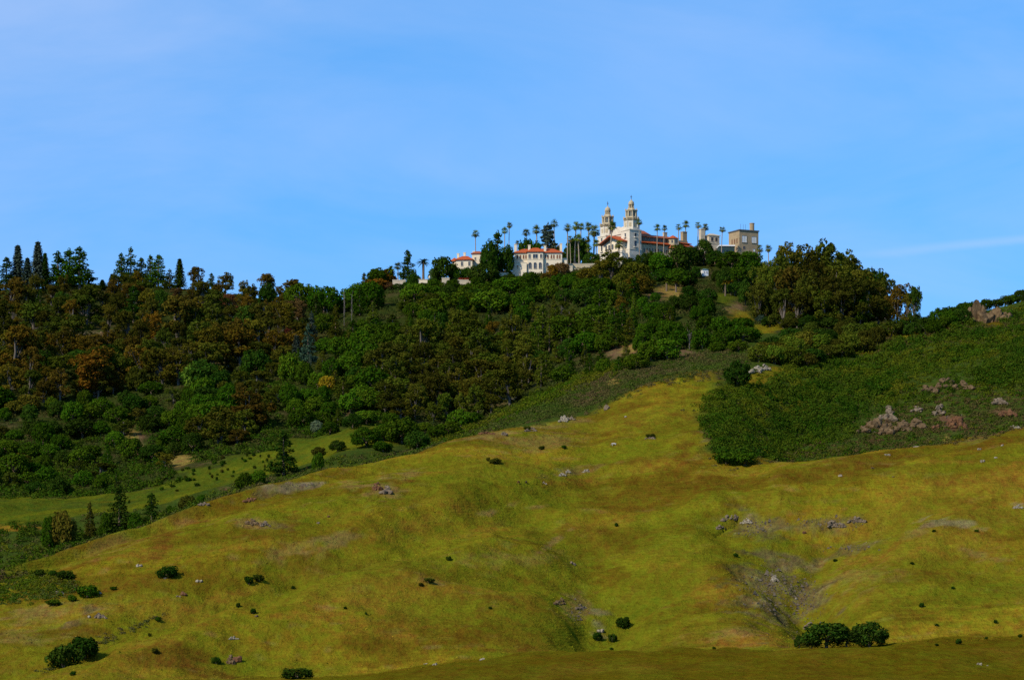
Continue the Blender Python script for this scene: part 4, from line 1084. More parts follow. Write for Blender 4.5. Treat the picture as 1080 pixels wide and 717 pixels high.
# the garden below the castle
GD_ = 'clipped round trees on the slope below the castle'
for (kind, u, base, wd, ht, tone, label) in [
    ('euc', 645, 300, 30, 36, 'olive', 'tall olive eucalyptus with white trunks below the castle gable'), ('euc', 634, 303, 20, 28, 'tawny', 'tawny tree left of the white-trunked eucalyptus'), ('oak', 664, 290, 18, 18, 'deep green', 'dark tree at the foot of the right bell tower'),
    ('oak', 678, 284, 16, 17, 'deep green', 'dark tree under the left end of the long wing'), ('oak', 686, 271.5, 8, 7, 'dark green', 'small round green tree against the wing wall'), ('oak', 697, 288, 26, 22, 'dark green', 'broad dark tree before the middle of the long wing'),
    ('oak', 715, 288, 28, 30, 'deep green', 'large dark tree hiding the right end of the long wing'), ('oak', 728, 280, 22, 20, 'deep green', 'dark tree under the brown end of the wing'), ('oak', 742, 279, 20, 27, 'deep green', 'tall dark tree in front of the beige tower'),
    ('oak', 754, 281, 18, 18, 'deep green', 'dark tree at the right foot of the beige tower'), ('oak', 772, 285, 32, 20, 'dark green', 'wide green dome tree left below the brown block'), ('oak', 791, 287, 30, 22, 'dark green', 'wide green dome tree right below the brown block'),
    ('oak', 763, 309, 18, 24, 'deep green', 'dark tall tree just right of the white hut'), ('oak', 726, 303, 18, 18, 'deep green', 'dark tree just left of the white hut'), ('oak', 715, 302, 26, 20, 'dark green', 'dark spreading tree below the long wing'),
    ('oak', 690, 300, 20, 14, 'deep green', 'low dark tree by the pale cloth patch on the terrace'), ('oak', 702, 296, 18, 14, 'dark green', 'low green tree along the green garden terrace'),
    ('date', 703, 307, 12, 12, 'yellow green', 'left one of two short yellowish palms on the dry bank'), ('date', 713, 308, 13, 12, 'yellow green', 'right one of two short yellowish palms on the dry bank'),
    ('date', 765, 312, 10, 17, 'golden', 'yellowish palm left at the edge of the eucalyptus grove'), ('date', 771, 311, 9, 16, 'golden', 'yellowish palm with dead fronds at the grove edge'), ('date', 789, 313, 8, 15, 'golden', 'small tawny palm inside the grove edge'),
    ('oak', 691, 319, 9, 9, 'dark green', 'single small round bush on the dry tan bank'), ('oak', 726, 318, 17, 13, 'deep green', 'round dark tree at the top left of the rounded clump'), ('oak', 745.5, 320, 18, 13, 'deep green', 'round dark tree at the top right of the rounded clump'),
    ('oak', 727, 328, 17, 13, 'deep green', 'round tree below the top left one of the rounded clump'), ('oak', 746, 333, 17, 15, 'dark green', 'round tree beside the lawn slope, second down'), ('oak', 710, 327, 14, 12, 'deep green', 'round tree at the left edge of the rounded clump beside the dry bank'),
    ('oak', 737, 340, 17, 14, 'dark green', 'round tree in the middle of the rounded clump'), ('oak', 760.5, 351, 18, 14, 'dark green', 'round tree at the foot of the narrow lawn slope'), ('oak', 744, 350, 18, 14, 'dark green', 'round tree left of the one at the foot of the lawn slope'),
    ('oak', 782, 350, 23, 12, 'dark green', 'low spreading round tree right of the lawn slope foot'), ('oak', 784, 361, 32, 14, 'dark green', 'wide low round tree nearest the right end of the row'), ('oak', 741, 369, 22, 18, 'dark green', 'big round tree right of the dead trunks'),
    ('oak', 762, 367, 21, 17, 'dark green', 'big round tree second right of the dead trunks'), ('oak', 715.5, 368, 19, 16, 'dark green', 'round tree left of the dead trunks'), ('oak', 756, 372, 16, 9, 'green', 'small low round tree in front of the big round ones'),
    ('oak', 779, 371, 17, 10, 'green', 'small low round tree at the lower right of the round clump'), ('oak', 703.6, 379, 27, 17, 'green', 'lighter green round tree above the ridge scrub'), ('oak', 687, 381, 24, 18, 'green', 'lighter green tree left of the bright round one above the ridge scrub'),
    ('oak', 680, 361, 17, 16, 'green', 'lighter green tree above the bare tan patch'), ('oak', 695, 355, 24, 16, 'dark green', 'dark rounded tree mid slope above the lighter green ones'), ('oak', 707, 358, 24, 16, 'dark green', 'dark rounded tree beside the dark gap of dead trunks'),
    ('pine', 650, 366, 24, 25, 'olive green', 'olive pine standing over the bare tan patch'), ('oak', 689, 338, 20, 15, 'dark green', 'dark rounded tree left of the rounded clump'), ('oak', 701, 338, 20, 14, 'dark green', 'dark rounded tree below the dry tan bank'),
    ('oak', 766, 299, 20, 18, 'deep green', 'dark round tree on the bank right of the white hut'), ('oak', 779, 301, 22, 20, 'dark green', 'green tree on the bank below the brown block, left one'), ('oak', 792, 301, 20, 20, 'deep green', 'dark tree on the bank below the brown block, right one'), ('oak', 756, 297, 12, 12, 'deep green', 'small dark tree touching the right side of the white hut'), ('oak', 734, 293, 12, 12, 'deep green', 'small dark tree touching the left side of the white hut'), ('oak', 775, 312, 18, 15, 'deep green', 'dark tree between the yellowish palms and the grove'),
    ('oak', 590, 301, 18, 12, 'dark green', 'low green tree below the right foot of the orange-roofed house'), ('oak', 607, 299, 20, 12, 'dark green', 'green tree under the long tan retaining wall, left one'), ('oak', 621, 297, 18, 12, 'deep green', 'dark tree under the long tan retaining wall, right one'), ('oak', 561, 300, 16, 9, 'dark green', 'low green tree below the bay of the orange-roofed house'), ('oak', 575, 304, 18, 12, 'green', 'bright green tree below the brown bush of the orange-roofed house'), ('oak', 550, 302, 18, 10, 'dark green', 'green tree below the blank wall of the orange-roofed house'),
    ('dead', 727, 368, 10, 18, 'brown', 'bare grey trunks in the gap between the round trees'), ('dead', 733, 367, 8, 14, 'brown', 'bare leaning trunk in the gap between the round trees'),
    ('oak', 778, 407, 25, 21, 'deep green', 'dark round tree alone at the top of the grass spur'), ('oak', 641, 285, 16, 13, 'olive', 'low olive tree under the left bell tower'), ('oak', 655, 308, 22, 20, 'olive green', 'olive green tree below the white-trunked eucalyptus'),
    ('oak', 582, 293, 14, 14, 'rust brown', 'rust brown tree against the right wall of the orange-roofed house'), ('oak', 592, 290, 16, 13, 'reddish brown', 'reddish brown bush at the right foot of the orange-roofed house'), ('oak', 577, 297, 14, 9, 'brown', 'brown bush below the arched windows of the orange-roofed house'),
    ('palm', 555, 289, 6, 17, 'olive green', 'small palm against the blank wall of the orange-roofed house'),
    ('oak', 786, 322, 14, 22, 'deep green', 'dark columnar tree at the left edge of the eucalyptus grove'), ('oak', 802, 341, 9, 7, 'bluish green', 'small bluish bush at the shaded foot of the grove'),
    ('oak', 406, 300, 22, 18, 'rust brown', 'rusty brown tree below the left terrace wall'), ('oak', 398, 308, 26, 14, 'rust brown', 'lower rusty brown tree below the left terrace wall'), ('dead', 363, 345, 4, 38, 'brown', 'tall thin bare trunk left of the rusty trees'), ('dead', 371, 344, 4, 34, 'brown', 'second tall thin bare trunk left of the rusty trees'),
    ('dead', 345, 330, 14, 18, 'brown', 'grey leafless tree at the edge of the domed trees'),
]:
    k = dict(Y=2590.0) if 'wing wall' in label else {}
    if kind == 'oak' and base > 312 and u > 660: wd *= 1.16; ht *= 1.28
    P(kind, u, base, wd, ht, tone, label, GD_ if kind == 'oak' and 'round' in label else None, **k)

for (u, base, wd, ht, tone, label) in [
    (394, 304, 13, 8, 'dark green', 'low green bush hiding the foot of the leftmost terrace wall'), (409, 306, 15, 9, 'reddish brown', 'low russet bush before the left terrace parapet'), (420, 306, 13, 7, 'deep green', 'low dark bush before the wall under the tall pine'), (433, 304, 15, 9, 'deep green', 'dark bush between two terrace walls right of the tall pine'),
    (446, 304, 12, 6, 'dark green', 'low bush before the short cream wall under the date palm'), (457, 305, 15, 11, 'dark green', 'green bush below the small stone lamp'), (468, 306, 12, 8, 'green', 'bright green bush before the wall left of the red flowers'), (478, 307, 16, 13, 'dark green', 'round green bush left under the red flowers'), (491, 306, 14, 6, 'dark green', 'low bush under the wall right of the red flowers'), (504, 304, 18, 12, 'dark green', 'green bush right of the red flowering hedge'),
    (523, 297, 16, 8, 'deep green', 'dark bush before the wall of the white statue'), (537, 299, 15, 10, 'dark green', 'dark bush at the left foot of the orange-roofed house'),
]:
    P('oak', u, base, wd, ht, tone, label, 'bushes on the garden terraces', ymin=2200)

P('oak', 484, 290, 15, 8, 'dark green', 'low hedge-like bush under the left window of the small red-roofed house', 'bushes on the garden terraces', Y=2590)
P('oak', 495, 290, 15, 8, 'deep green', 'low dark bush under the right window of the small red-roofed house', 'bushes on the garden terraces', Y=2590)

GROVE = 'eucalyptus grove right of the castle'
for (kind, u, base, wd, ht, tone, label) in [
    ('euc', 830, 318, 36, 61, 'olive', 'pale olive eucalyptus crowning the left of the big grove'), ('euc', 847, 316, 34, 58, 'olive', 'tall olive eucalyptus second from the left on the grove top'), ('euc', 869, 320, 38, 67, 'dark olive', 'tallest eucalyptus at the peak of the big grove'),
    ('euc', 891, 322, 34, 59, 'dark olive', 'eucalyptus right of the grove peak with sky gaps'), ('euc', 902, 326, 30, 54, 'dark olive', 'outer eucalyptus on the right shoulder of the grove'), ('oak', 919, 326, 40, 45, 'deep green', 'smooth dark green dome tree on the right shoulder of the grove'),
    ('euc', 934, 338, 24, 49, 'dark olive', 'eucalyptus right of the smooth dark dome'), ('euc', 947, 343, 28, 44, 'brown', 'brown eucalyptus near the right end of the grove'), ('euc', 958, 345, 22, 36, 'brown', 'low brown eucalyptus at the right end of the grove'), ('euc', 964, 346, 15, 44, 'deep green', 'slim dark tree closing the right end of the grove'),
    ('euc', 806, 326, 26, 50, 'olive', 'olive eucalyptus at the left end of the grove'), ('euc', 800, 340, 24, 44, 'dark olive', 'dark eucalyptus lowest at the left end of the grove'), ('euc', 816, 336, 30, 55, 'olive', 'olive eucalyptus in the left front of the grove'), ('euc', 838, 340, 36, 58, 'brown', 'brown leaning eucalyptus in the grove front'),
    ('euc', 858, 342, 34, 56, 'dark olive', 'dark olive eucalyptus in the middle of the grove front'), ('euc', 878, 343, 36, 58, 'dark olive', 'dark eucalyptus in the middle of the grove front'), ('euc', 898, 343, 34, 52, 'dark olive', 'dark olive eucalyptus right of the middle of the grove front'), ('euc', 915, 338, 26, 44, 'dark olive', 'dark eucalyptus at the right of the grove front'),
    ('euc', 846, 345, 30, 46, 'olive', 'low olive eucalyptus at the foot of the grove'), ('euc', 826, 346, 28, 42, 'dark olive', 'low dark eucalyptus left at the foot of the grove'), ('euc', 869, 346, 30, 40, 'olive', 'low olive eucalyptus over the grass strip'), ('euc', 888, 346, 30, 38, 'dark olive', 'low dark eucalyptus over the grass strip'),
    ('euc', 858, 328, 34, 56, 'dark olive', 'dark olive eucalyptus behind the grove front below the peak'), ('euc', 880, 330, 34, 56, 'olive', 'olive eucalyptus behind the grove front right of the peak'), ('euc', 906, 332, 28, 48, 'olive', 'olive eucalyptus below the right shoulder of the grove'), ('euc', 820, 324, 30, 58, 'dark olive', 'dark olive eucalyptus behind the left front of the grove'),
    ('euc', 924, 336, 24, 40, 'dark olive', 'dark olive eucalyptus under the smooth dark dome'),
]:
    P(kind, u, base, wd, ht, tone, label, GROVE, ymin=2165)

for (u, v, wd, ht, tone, label) in [
    (812, 345, 18, 13, 'deep green', 'low dark bush tree under the left front of the grove'), (832, 347, 20, 12, 'dark olive', 'low olive bush tree under the grove front, second from left'), (852, 347, 22, 14, 'deep green', 'low dark bush tree under the middle of the grove'), (874, 347, 22, 13, 'deep green', 'low dark bush tree under the grove right of its middle'), (893, 346, 20, 12, 'dark olive', 'low olive bush tree under the right of the grove'), (906, 341, 16, 12, 'deep green', 'low dark bush tree by the lawn at the grove right'),
]:
    P('oak', u, v, wd, ht, tone, label, GROVE, ymin=2165)
# trees at the edge of the valley and in the meadow
for (kind, u, base, wd, ht, tone, label, Y) in [
    ('pine', 126, 547, 42, 35, 'deep green', 'dark bushy conifer standing on the scrub rim of the valley meadow', 1745),
    ('pine', 160, 547, 28, 27, 'deep green', 'smaller dark conifer right of the bushy one on the scrub rim', 1745), ('pine', 95, 547, 13, 18, 'dark olive', 'thin young conifer left of the bushy dark one', 1745),
    ('oak', 67, 556, 26, 18, 'brown', 'brown low tree on the scrub rim left of the conifers', 1735), ('oak', 52, 556, 16, 12, 'dark green', 'low green bush left of the brown tree on the scrub rim', 1735),
    ('oak', 198, 535, 18, 13, 'dark olive', 'dark bush on the scrub rim above the rust scar', 1760), ('pine', 299, 499, 36, 44, 'deep green', 'tall dark tree alone at the right end of the valley meadow', 1850),
    ('oak', 213, 530, 12, 9, 'dark green', 'small bush on the scrub rim near the pale rock', 1760), ('oak', 180, 541, 14, 8, 'dark green', 'low bush on the scrub rim right of the conifers', 1750), ('oak', 112, 549, 14, 9, 'dark green', 'low bush at the foot of the bushy conifer', 1740), ('oak', 142, 549, 16, 9, 'dark green', 'low bush between the two dark conifers', 1740),
    ('oak', 258, 512, 20, 14, 'dark green', 'bright dense bush on the rim left of the tall dark tree', 1800), ('oak', 272, 507, 18, 12, 'green', 'green bush just left of the tall dark tree', 1810), ('oak', 335, 487, 14, 10, 'dark green', 'bush on the rim right of the tall dark tree', 1840),
]:
    P(kind, u, base, wd, ht, tone, label, None, Y=Y)

for (u, base, wd, ht, tone, label) in [
    (386, 471, 32, 21, 'dark green', 'round dark tree on the dry grass at the valley head, left of two larger ones'), (424, 467, 38, 27, 'dark green', 'largest round dark tree at the foot of the eucalyptus stand by the valley head'), (440, 473, 28, 20, 'deep green', 'round dark tree right of the largest one at the valley head'),
    (356, 476, 18, 12, 'deep green', 'small round bush left of the dark trees at the valley head'), (404, 476, 20, 11, 'dark green', 'low round bush between the dark trees at the valley head'), (336, 481, 16, 10, 'dark olive', 'small olive bush nearest the tall dark valley meadow tree'), (372, 452, 22, 16, 'deep green', 'dark tree behind the dry grass at the valley head'), (348, 458, 20, 14, 'dark green', 'green tree left behind the dry grass at the valley head'),
]:
    P('oak', u, base, wd, ht, tone, label, None, ymin=1840)

MB_ = 'dark bushes dotted over the meadow'
for (u, base, wd, ht, tone, label) in [
    (88, 693, 32, 22, 'deep green', 'upper right half of the big dark bush in the lower left corner'), (68, 703, 34, 24, 'deep green', 'lower left half of the big dark bush in the lower left corner'),
    (177, 609, 22, 13, 'deep green', 'dark rounded bush alone on the left meadow'), (42, 608, 12, 8, 'deep green', 'leftmost dark bush atop the low scrub hollow'), (56, 608, 9, 7, 'deep green', 'small round bush between two others atop the scrub hollow'), (69, 611, 20, 10, 'deep green', 'longest dark bush atop the scrub hollow'),
    (92, 630, 24, 14, 'dark green', 'green bush right below the scrub hollow'), (76, 634, 11, 7, 'dark green', 'small bush left of the green one below the hollow'), (56, 638, 16, 6, 'dark green', 'low strip of bush below the hollow'), (120, 622, 8, 4, 'dark green', 'tiny green bush right of the scrub hollow'),
    (263, 616, 10, 9, 'deep green', 'dark bush with a twin on the centre left meadow'), (273, 613, 13, 8, 'dark olive', 'olive twin right of the dark bush on the centre left meadow'), (309, 621, 4, 4, 'deep green', 'tiny lone bush right of the twin bushes'), (251, 640, 5, 5, 'deep green', 'tiny bush above the rust rock'), (267, 647, 7, 6, 'deep green', 'small dark bush right above the rust rock'),
    (473, 591, 6, 5, 'deep green', 'tiny dark bush below the middle gully brow'), (452, 614, 12, 5, 'dark olive', 'low dark scrub on the tan patch mid meadow'), (444, 618, 5, 4, 'dark olive', 'low scrub left of the tan patch mid meadow'), (364, 642, 4, 3, 'deep green', 'tiny speck of bush on the lower middle meadow'), (386, 648, 3, 3, 'deep green', 'tiniest bush on the lower middle meadow'),
    (314, 716, 34, 12, 'deep green', 'dark bush cut by the bottom edge of the picture'), (167, 655, 6, 5, 'dark green', 'small bush above the gully on the lower left'), (158, 671, 4, 4, 'dark olive', 'tiny bush on the grass below the lower left gully'), (164, 689, 8, 6, 'dark olive', 'small olive bush on the lower left slope'), (228, 700, 10, 8, 'deep green', 'dark bush left of the rust rock near the bottom'), (77, 712, 6, 5, 'deep green', 'tiny bush under the big dark bush'),
    (657, 662, 15, 12, 'deep green', 'largest of three dark bushes in the middle gully'), (630, 675, 10, 9, 'deep green', 'left of three dark bushes in the middle gully'), (646, 677, 10, 9, 'deep green', 'lowest of three dark bushes in the middle gully'), (645, 687, 4, 3, 'deep green', 'tiny bush below the three in the middle gully'), (650, 555, 4, 4, 'deep green', 'tiny lone bush in the centre of the meadow'), (517, 642, 4, 3, 'deep green', 'tiny bush on the green slope left of the middle gully'),
    (523, 489, 13, 6, 'dark olive', 'olive scrub on the tan upper meadow'), (571, 474, 7, 4, 'dark olive', 'small olive scrub right on the tan upper meadow'), (515, 486, 5, 4, 'dark olive', 'small scrub left of the olive scrub on the upper meadow'), (686, 462, 10, 5, 'dark olive', 'low scrub among stones on the upper meadow'), (595, 473, 6, 4, 'dark green', 'small scrub on the slope above the cows'), (556, 453, 8, 4, 'dark olive', 'low scrub near the upper meadow edge'),
    (972, 640, 6, 5, 'deep green', 'dark bush right above the oaks at the field edge'), (1011, 679, 7, 6, 'deep green', 'dark bush right of the oaks on the field edge'), (988, 681, 4, 3, 'deep green', 'tiny bush between the oaks and the dark bush'), (1050, 657, 4, 4, 'deep green', 'small bush far right above the field edge'), (1005, 621, 4, 3, 'deep green', 'tiny bush on the green hollow at right'), (962, 595, 4, 3, 'deep green', 'tiny bush below the pale grass brow'), (1040, 674, 4, 3, 'deep green', 'tiny bush low on the far right slope'), (1076, 672, 5, 4, 'deep green', 'tiny bush at the right picture edge'),
    (776, 587, 5, 4, 'deep green', 'tiny bush left of the landslip'), (985, 561, 4, 3, 'deep green', 'tiny bush under the pale brow at right'), (1030, 561, 5, 3, 'dark green', 'small bush at the right end of the pale brow'), (881, 592, 5, 3, 'deep green', 'tiny bush in the green hollow of the landslip'), (988, 660, 4, 3, 'deep green', 'tiny bush above the field edge right of the oaks'), (753, 687, 4, 3, 'dark green', 'tiny bush at the foot of the orange mound'),
    (766, 489, 26, 12, 'dark green', 'left end of the dense low thicket on the ridge edge'), (786, 490, 30, 13, 'green', 'right end of the dense low thicket on the ridge edge'),
    (755, 455, 10, 6, 'dark green', 'small bush at the boundary of grass and scrub slope'), (744, 446, 10, 6, 'dark olive', 'low bush left on the boundary of grass and scrub slope'), (760, 468, 12, 7, 'dark green', 'bush right above the bare earth edge of the spur'),
]:
    o = P('shrub', u, base, wd, ht, tone, label, MB_)

for (u, base, wd, ht, tone, label) in [
    (872, 683, 50, 27, 'deep green', 'big dark oak, left one of the pair behind the front field'), (917, 683, 40, 28, 'deep green', 'big dark oak, right one of the pair behind the front field'), (893, 684, 30, 18, 'deep green', 'lower dark oak between the pair behind the front field'),
    (843, 683, 11, 14, 'deep green', 'small round tree at the left end of the field-edge oaks'), (856, 684, 20, 12, 'dark olive', 'olive low tree at the left end of the field-edge oaks'),
]:
    P('oak', u, base, wd, ht, tone, label, 'oaks along the edge of the front field')

# small bushes on the valley meadow
vb = scatter([(170, 500), (205, 490), (250, 480), (292, 468), (300, 480), (282, 494), (235, 508), (190, 520), (150, 522)], 3.5, 2.4, 200, clear=False)
for (u, v) in vb[:46]:
    P('shrub', u, v, U(2, 4.2) * random.choice([1, 1, 1.7]), U(2, 4.2), random.choice(['dark green', 'deep green', 'dark olive']), 'small dark bush dotted over the bright green valley meadow', 'small bushes on the valley meadow', ymin=1700)

# ------------------------------------------------------------------ the woods, tree by tree
ZONES = [  # polygon of tree feet, spacing, [(kind, tone, weight)], width range, height range
    ([(-25, 306), (110, 303), (230, 306), (270, 313), (330, 320), (340, 345), (200, 345), (60, 340), (-25, 345)], 13, 8, [('euc', 'brown', 3), ('euc', 'dark olive', 3.5), ('euc', 'tawny', 1.5), ('oak', 'deep green', 1.6), ('pine', 'deep green', 1.8), ('euc', 'reddish brown', .8)], (17, 26), (20, 30)),
    ([(-25, 345), (60, 340), (200, 345), (330, 345), (330, 375), (260, 395), (200, 405), (110, 425), (-25, 425)], 15, 9, [('euc', 'brown', 3), ('euc', 'dark olive', 3), ('euc', 'tawny', 2), ('euc', 'rust brown', .9), ('oak', 'deep green', 1.4), ('euc', 'olive', 1.2), ('oak', 'dark olive', 1)], (20, 34), (24, 36)),
    ([(-25, 425), (110, 425), (200, 405), (225, 430), (190, 470), (150, 500), (130, 518), (0, 524), (-25, 524)], 14.5, 9, [('oak', 'dark green', 3), ('oak', 'deep green', 3), ('oak', 'green', 1.2), ('euc', 'dark olive', 1), ('oak', 'olive', .6), ('pine', 'dark green', .7)], (15, 27), (13, 21)),
    ([(225, 430), (200, 405), (260, 395), (300, 385), (300, 430), (260, 470), (215, 490), (160, 497), (185, 470)], 14, 9, [('oak', 'dark green', 3), ('euc', 'olive', 1.6), ('oak', 'deep green', 2), ('euc', 'brown', 1.2), ('euc', 'tawny', .5)], (18, 30), (16, 28)),
    ([(225, 392), (290, 350), (335, 362), (330, 400), (270, 410)], 11, 8, [('pine', 'bluish green', 3), ('fir', 'bluish green', 2), ('pine', 'dark green', 1), ('oak', 'green', .7)], (11, 18), (20, 30)),
    ([(300, 385), (340, 350), (345, 325), (400, 315), (430, 318), (420, 360), (400, 395), (400, 440), (360, 450), (310, 455), (300, 430)], 14, 8, [('oak', 'dark green', 3), ('oak', 'green', 2), ('pine', 'olive green', 1), ('pine', 'dark green', 1.4), ('oak', 'deep green', 1.2)], (16, 30), (14, 24)),
    ([(390, 395), (420, 372), (540, 372), (565, 395), (545, 425), (510, 440), (470, 452), (400, 446)], 13, 8, [('euc', 'olive', 3), ('euc', 'dark olive', 3), ('euc', 'olive green', 2), ('euc', 'tawny', .4)], (20, 32), (26, 38)),
    ([(385, 319), (440, 315), (480, 313), (520, 310), (600, 306), (640, 304), (640, 325), (560, 338), (430, 345), (420, 330)], 15, 8, [('oak', 'dark green', 4), ('oak', 'green', 1.6), ('oak', 'deep green', 1.6), ('euc', 'olive', 1), ('pine', 'olive green', .7)], (18, 32), (14, 22)),
    ([(420, 372), (425, 345), (560, 338), (640, 325), (690, 322), (690, 345), (640, 362), (620, 385), (570, 412), (560, 390), (540, 372)], 13, 8, [('pine', 'olive green', 3), ('pine', 'dark green', 2), ('oak', 'dark green', 2.2), ('euc', 'dark olive', 1.4), ('euc', 'tawny', .5), ('oak', 'deep green', 1.2)], (15, 25), (20, 30)),
    ([(640, 330), (700, 342), (730, 358), (725, 375), (690, 388), (655, 392), (600, 402), (565, 415), (600, 392)], 13, 8, [('pine', 'dark green', 2), ('oak', 'green', 2), ('oak', 'dark green', 2), ('pine', 'olive green', 1.5)], (14, 24), (14, 22)),
    ([(600, 304), (630, 300), (685, 300), (690, 320), (640, 326), (600, 320)], 13, 7, [('euc', 'olive', 2), ('euc', 'tawny', 1.4), ('oak', 'olive green', 1.5), ('oak', 'deep green', 1)], (18, 26), (17, 24)),
    ([(385, 446), (470, 452), (512, 440), (500, 452), (460, 464), (425, 467), (380, 462)], 13, 6, [('oak', 'dark green', 2), ('oak', 'green', 2)], (15, 26), (11, 17)),
]
allp = [(q['u'], q['v']) for q in PLANTED if q['kind'] not in ('shrub', 'palm')]
for poly, dx, dy, mix, wr, hr in ZONES:
    ws = [m_[2] for m_ in mix]
    for (u, v) in scatter(poly, dx * 1.08, dy * 1.1, 3500, allp):
        # neighbours tend to be of one kind
        pick = int(vnoise(np.array([u / 42.0]), np.array([v / 24.0]), 5)[0] * 997) % 3
        c = random.choices(mix, ws)[0] if random.random() < .62 else mix[min(pick, len(mix) - 1)]
        if c[0] == 'oak' and random.random() < .2: continue
        sz_ = random.choice([.68, .85, 1, 1, 1.15, 1.4]) * (1.12 if c[0] == 'oak' else 1); sz_ = min(sz_, .95) if v < 330 and u < 340 else sz_; plant(c[0], u, v, U(*wr) * sz_ * (0.8 if c[0] in ('pine', 'fir') else 1), U(*hr) * (sz_ * .7 + .3) * (1.12 if c[0] == 'pine' else .8 if c[0] == 'oak' and hr[0] > 18 else 1), c[1], ymin=1900)

for (u, v) in scatter([(800, 338), (812, 322), (835, 312), (870, 312), (900, 320), (925, 330), (945, 341), (900, 345), (840, 347)], 13, 6, 900, None, False):
    plant(random.choice(['euc', 'euc', 'oak']), u, v, U(24, 34), U(24, 38), random.choice(['dark olive', 'olive', 'deep green', 'dark green', 'dark olive']), ymin=2165)
# bushy oaks between the scrub slope and the grass strips
sh = scatter([(800, 384), (815, 366), (850, 356), (905, 353), (945, 356), (930, 368), (890, 378), (850, 390), (815, 394)], 12, 6, 900, None, False)
for (u, v) in sh:
    plant('oak', u, v, U(18, 32), U(14, 22), random.choice(['olive green', 'dark olive', 'dark olive', 'deep green', 'olive']), ymin=2020)
for (u, v) in scatter([(950, 353), (985, 346), (1010, 338), (1024, 334), (1020, 341), (1000, 349), (960, 358)], 8, 4, 700, None, False):
    plant('oak', u, v, U(15, 24), U(14, 21), random.choice(['deep green', 'dark green', 'deep green']), ymin=2040)
for (u, v) in [(1006, 336), (1018, 333), (1030, 330), (1040, 327), (1050, 325), (1060, 322), (1069, 321), (1077, 320), (1086, 318), (1094, 316)]:
    plant('oak', u, v, U(14, 20), U(9, 14), random.choice(['deep green', 'dark green']), ymin=2130)
P('pine', 1079, 318, 8, 13, 'deep green', 'tiny dark tree on the skyline at the right picture edge', ymin=2100)
P('oak', 205, 410, 26, 26, 'light green', 'bright pale green tree glowing in the dark left woods')
P('oak', 213, 418, 24, 20, 'green', 'green tree under the bright pale green one in the left woods')
P('euc', 100, 418, 46, 50, 'rust brown', 'broad rust brown tree in the left woods, brightest of the brown crowns')
P('euc', 15, 395, 40, 52, 'tawny', 'tall tawny tree at the left edge of the woods')
P('oak', 345, 414, 18, 18, 'golden', 'golden yellow tree in the green centre left woods')
P('euc', 305, 362, 14, 18, 'dark red', 'dark red tree among brown ones below the saddle', ymin=1900)
P('oak', 334, 457, 14, 14, 'grey green', 'grey half-bare tree above the dry grass at the valley head', ymin=1900)
P('euc', 230, 470, 34, 42, 'olive', 'tall brownish olive tree overhanging the valley meadow', ymin=1900)
P('euc', 262, 455, 44, 46, 'brown', 'broad brown crown above the valley meadow', ymin=1900)

# words for where a tree of the woods stands: the nearest of these places
PLACES = [
    (20, 318, 'on the ridge under the two tall blue firs'), (75, 320, 'on the ridge under the dense pine clump'), (145, 318, 'on the ridge under the second conifer row'), (210, 318, 'on the ridge right of the conifer rows'), (285, 330, 'on the slope under the ridge saddle'),
    (20, 352, 'left of the rocky clearing'), (75, 372, 'just under the rocky clearing'), (140, 350, 'right of the rocky clearing'), (210, 355, 'in the brown woods below the conifer rows'), (15, 395, 'low in the brown woods, left edge'), (75, 410, 'around the broad rust brown tree'), (150, 395, 'between the broad rust and pale green trees'),
    (215, 390, 'close above the bright pale green tree'), (270, 380, 'among the bluish conifers left of centre'), (310, 360, 'below the dark red tree'), (30, 450, 'in the dark woods at the left edge'), (90, 455, 'left of the bare earth track'), (30, 505, 'along the left foot of the woods'), (95, 505, 'at the woods foot above the rim conifers'), (165, 480, 'beside the bare earth track'), (200, 440, 'above the bare earth track'),
    (255, 450, 'above the scattered valley meadow bushes'), (300, 430, 'behind the tall dark valley meadow tree'), (340, 440, 'above dry grass at the valley head'), (345, 390, 'around the golden tree'), (375, 350, 'below the domed trees on the ridge'), (395, 325, 'below the rusty trees under the terraces'), (440, 315, 'below the left terrace walls'), (490, 310, 'below the small red-roofed house'), (540, 308, 'under the tall mass between the houses'),
    (590, 312, 'below the orange-roofed house'), (630, 310, 'below the left tower of the castle'), (670, 320, 'below the right tower of the castle'), (430, 350, 'in mid slope under the left terraces'), (490, 345, 'mid slope under the small red-roofed house'), (550, 350, 'mid slope under the orange-roofed house'), (610, 350, 'in mid slope under the castle towers'), (665, 345, 'above the bare tan patch'), (420, 405, 'left in the olive eucalyptus stand'),
    (475, 400, 'in the heart of the eucalyptus stand'), (530, 405, 'right in the olive eucalyptus stand'), (410, 455, 'at the eucalyptus stand foot, left end'), (480, 445, 'along the lower eucalyptus stand edge'), (590, 390, 'between eucalyptus stand and ridge scrub'), (635, 385, 'left of the bare tan patch'), (690, 375, 'right of the bare tan patch'),
    (820, 378, 'left in the thicket above the scrub'), (860, 365, 'amid the thicket above the scrub slope'), (915, 360, 'right in the thicket above the scrub'), (845, 330, 'inside the left half of the big grove'), (905, 330, 'inside the right half of the big grove'), (975, 348, 'in the thicket right of the grove'), (1010, 338, 'in the thicket left of the crag'), (1070, 318, 'on the skyline above the tall crag'),
]
KW = {'oak': 'rounded tree', 'euc': 'eucalyptus', 'pine': 'pine', 'fir': 'pointed fir', 'cedar': 'cedar', 'dead': 'bare tree'}
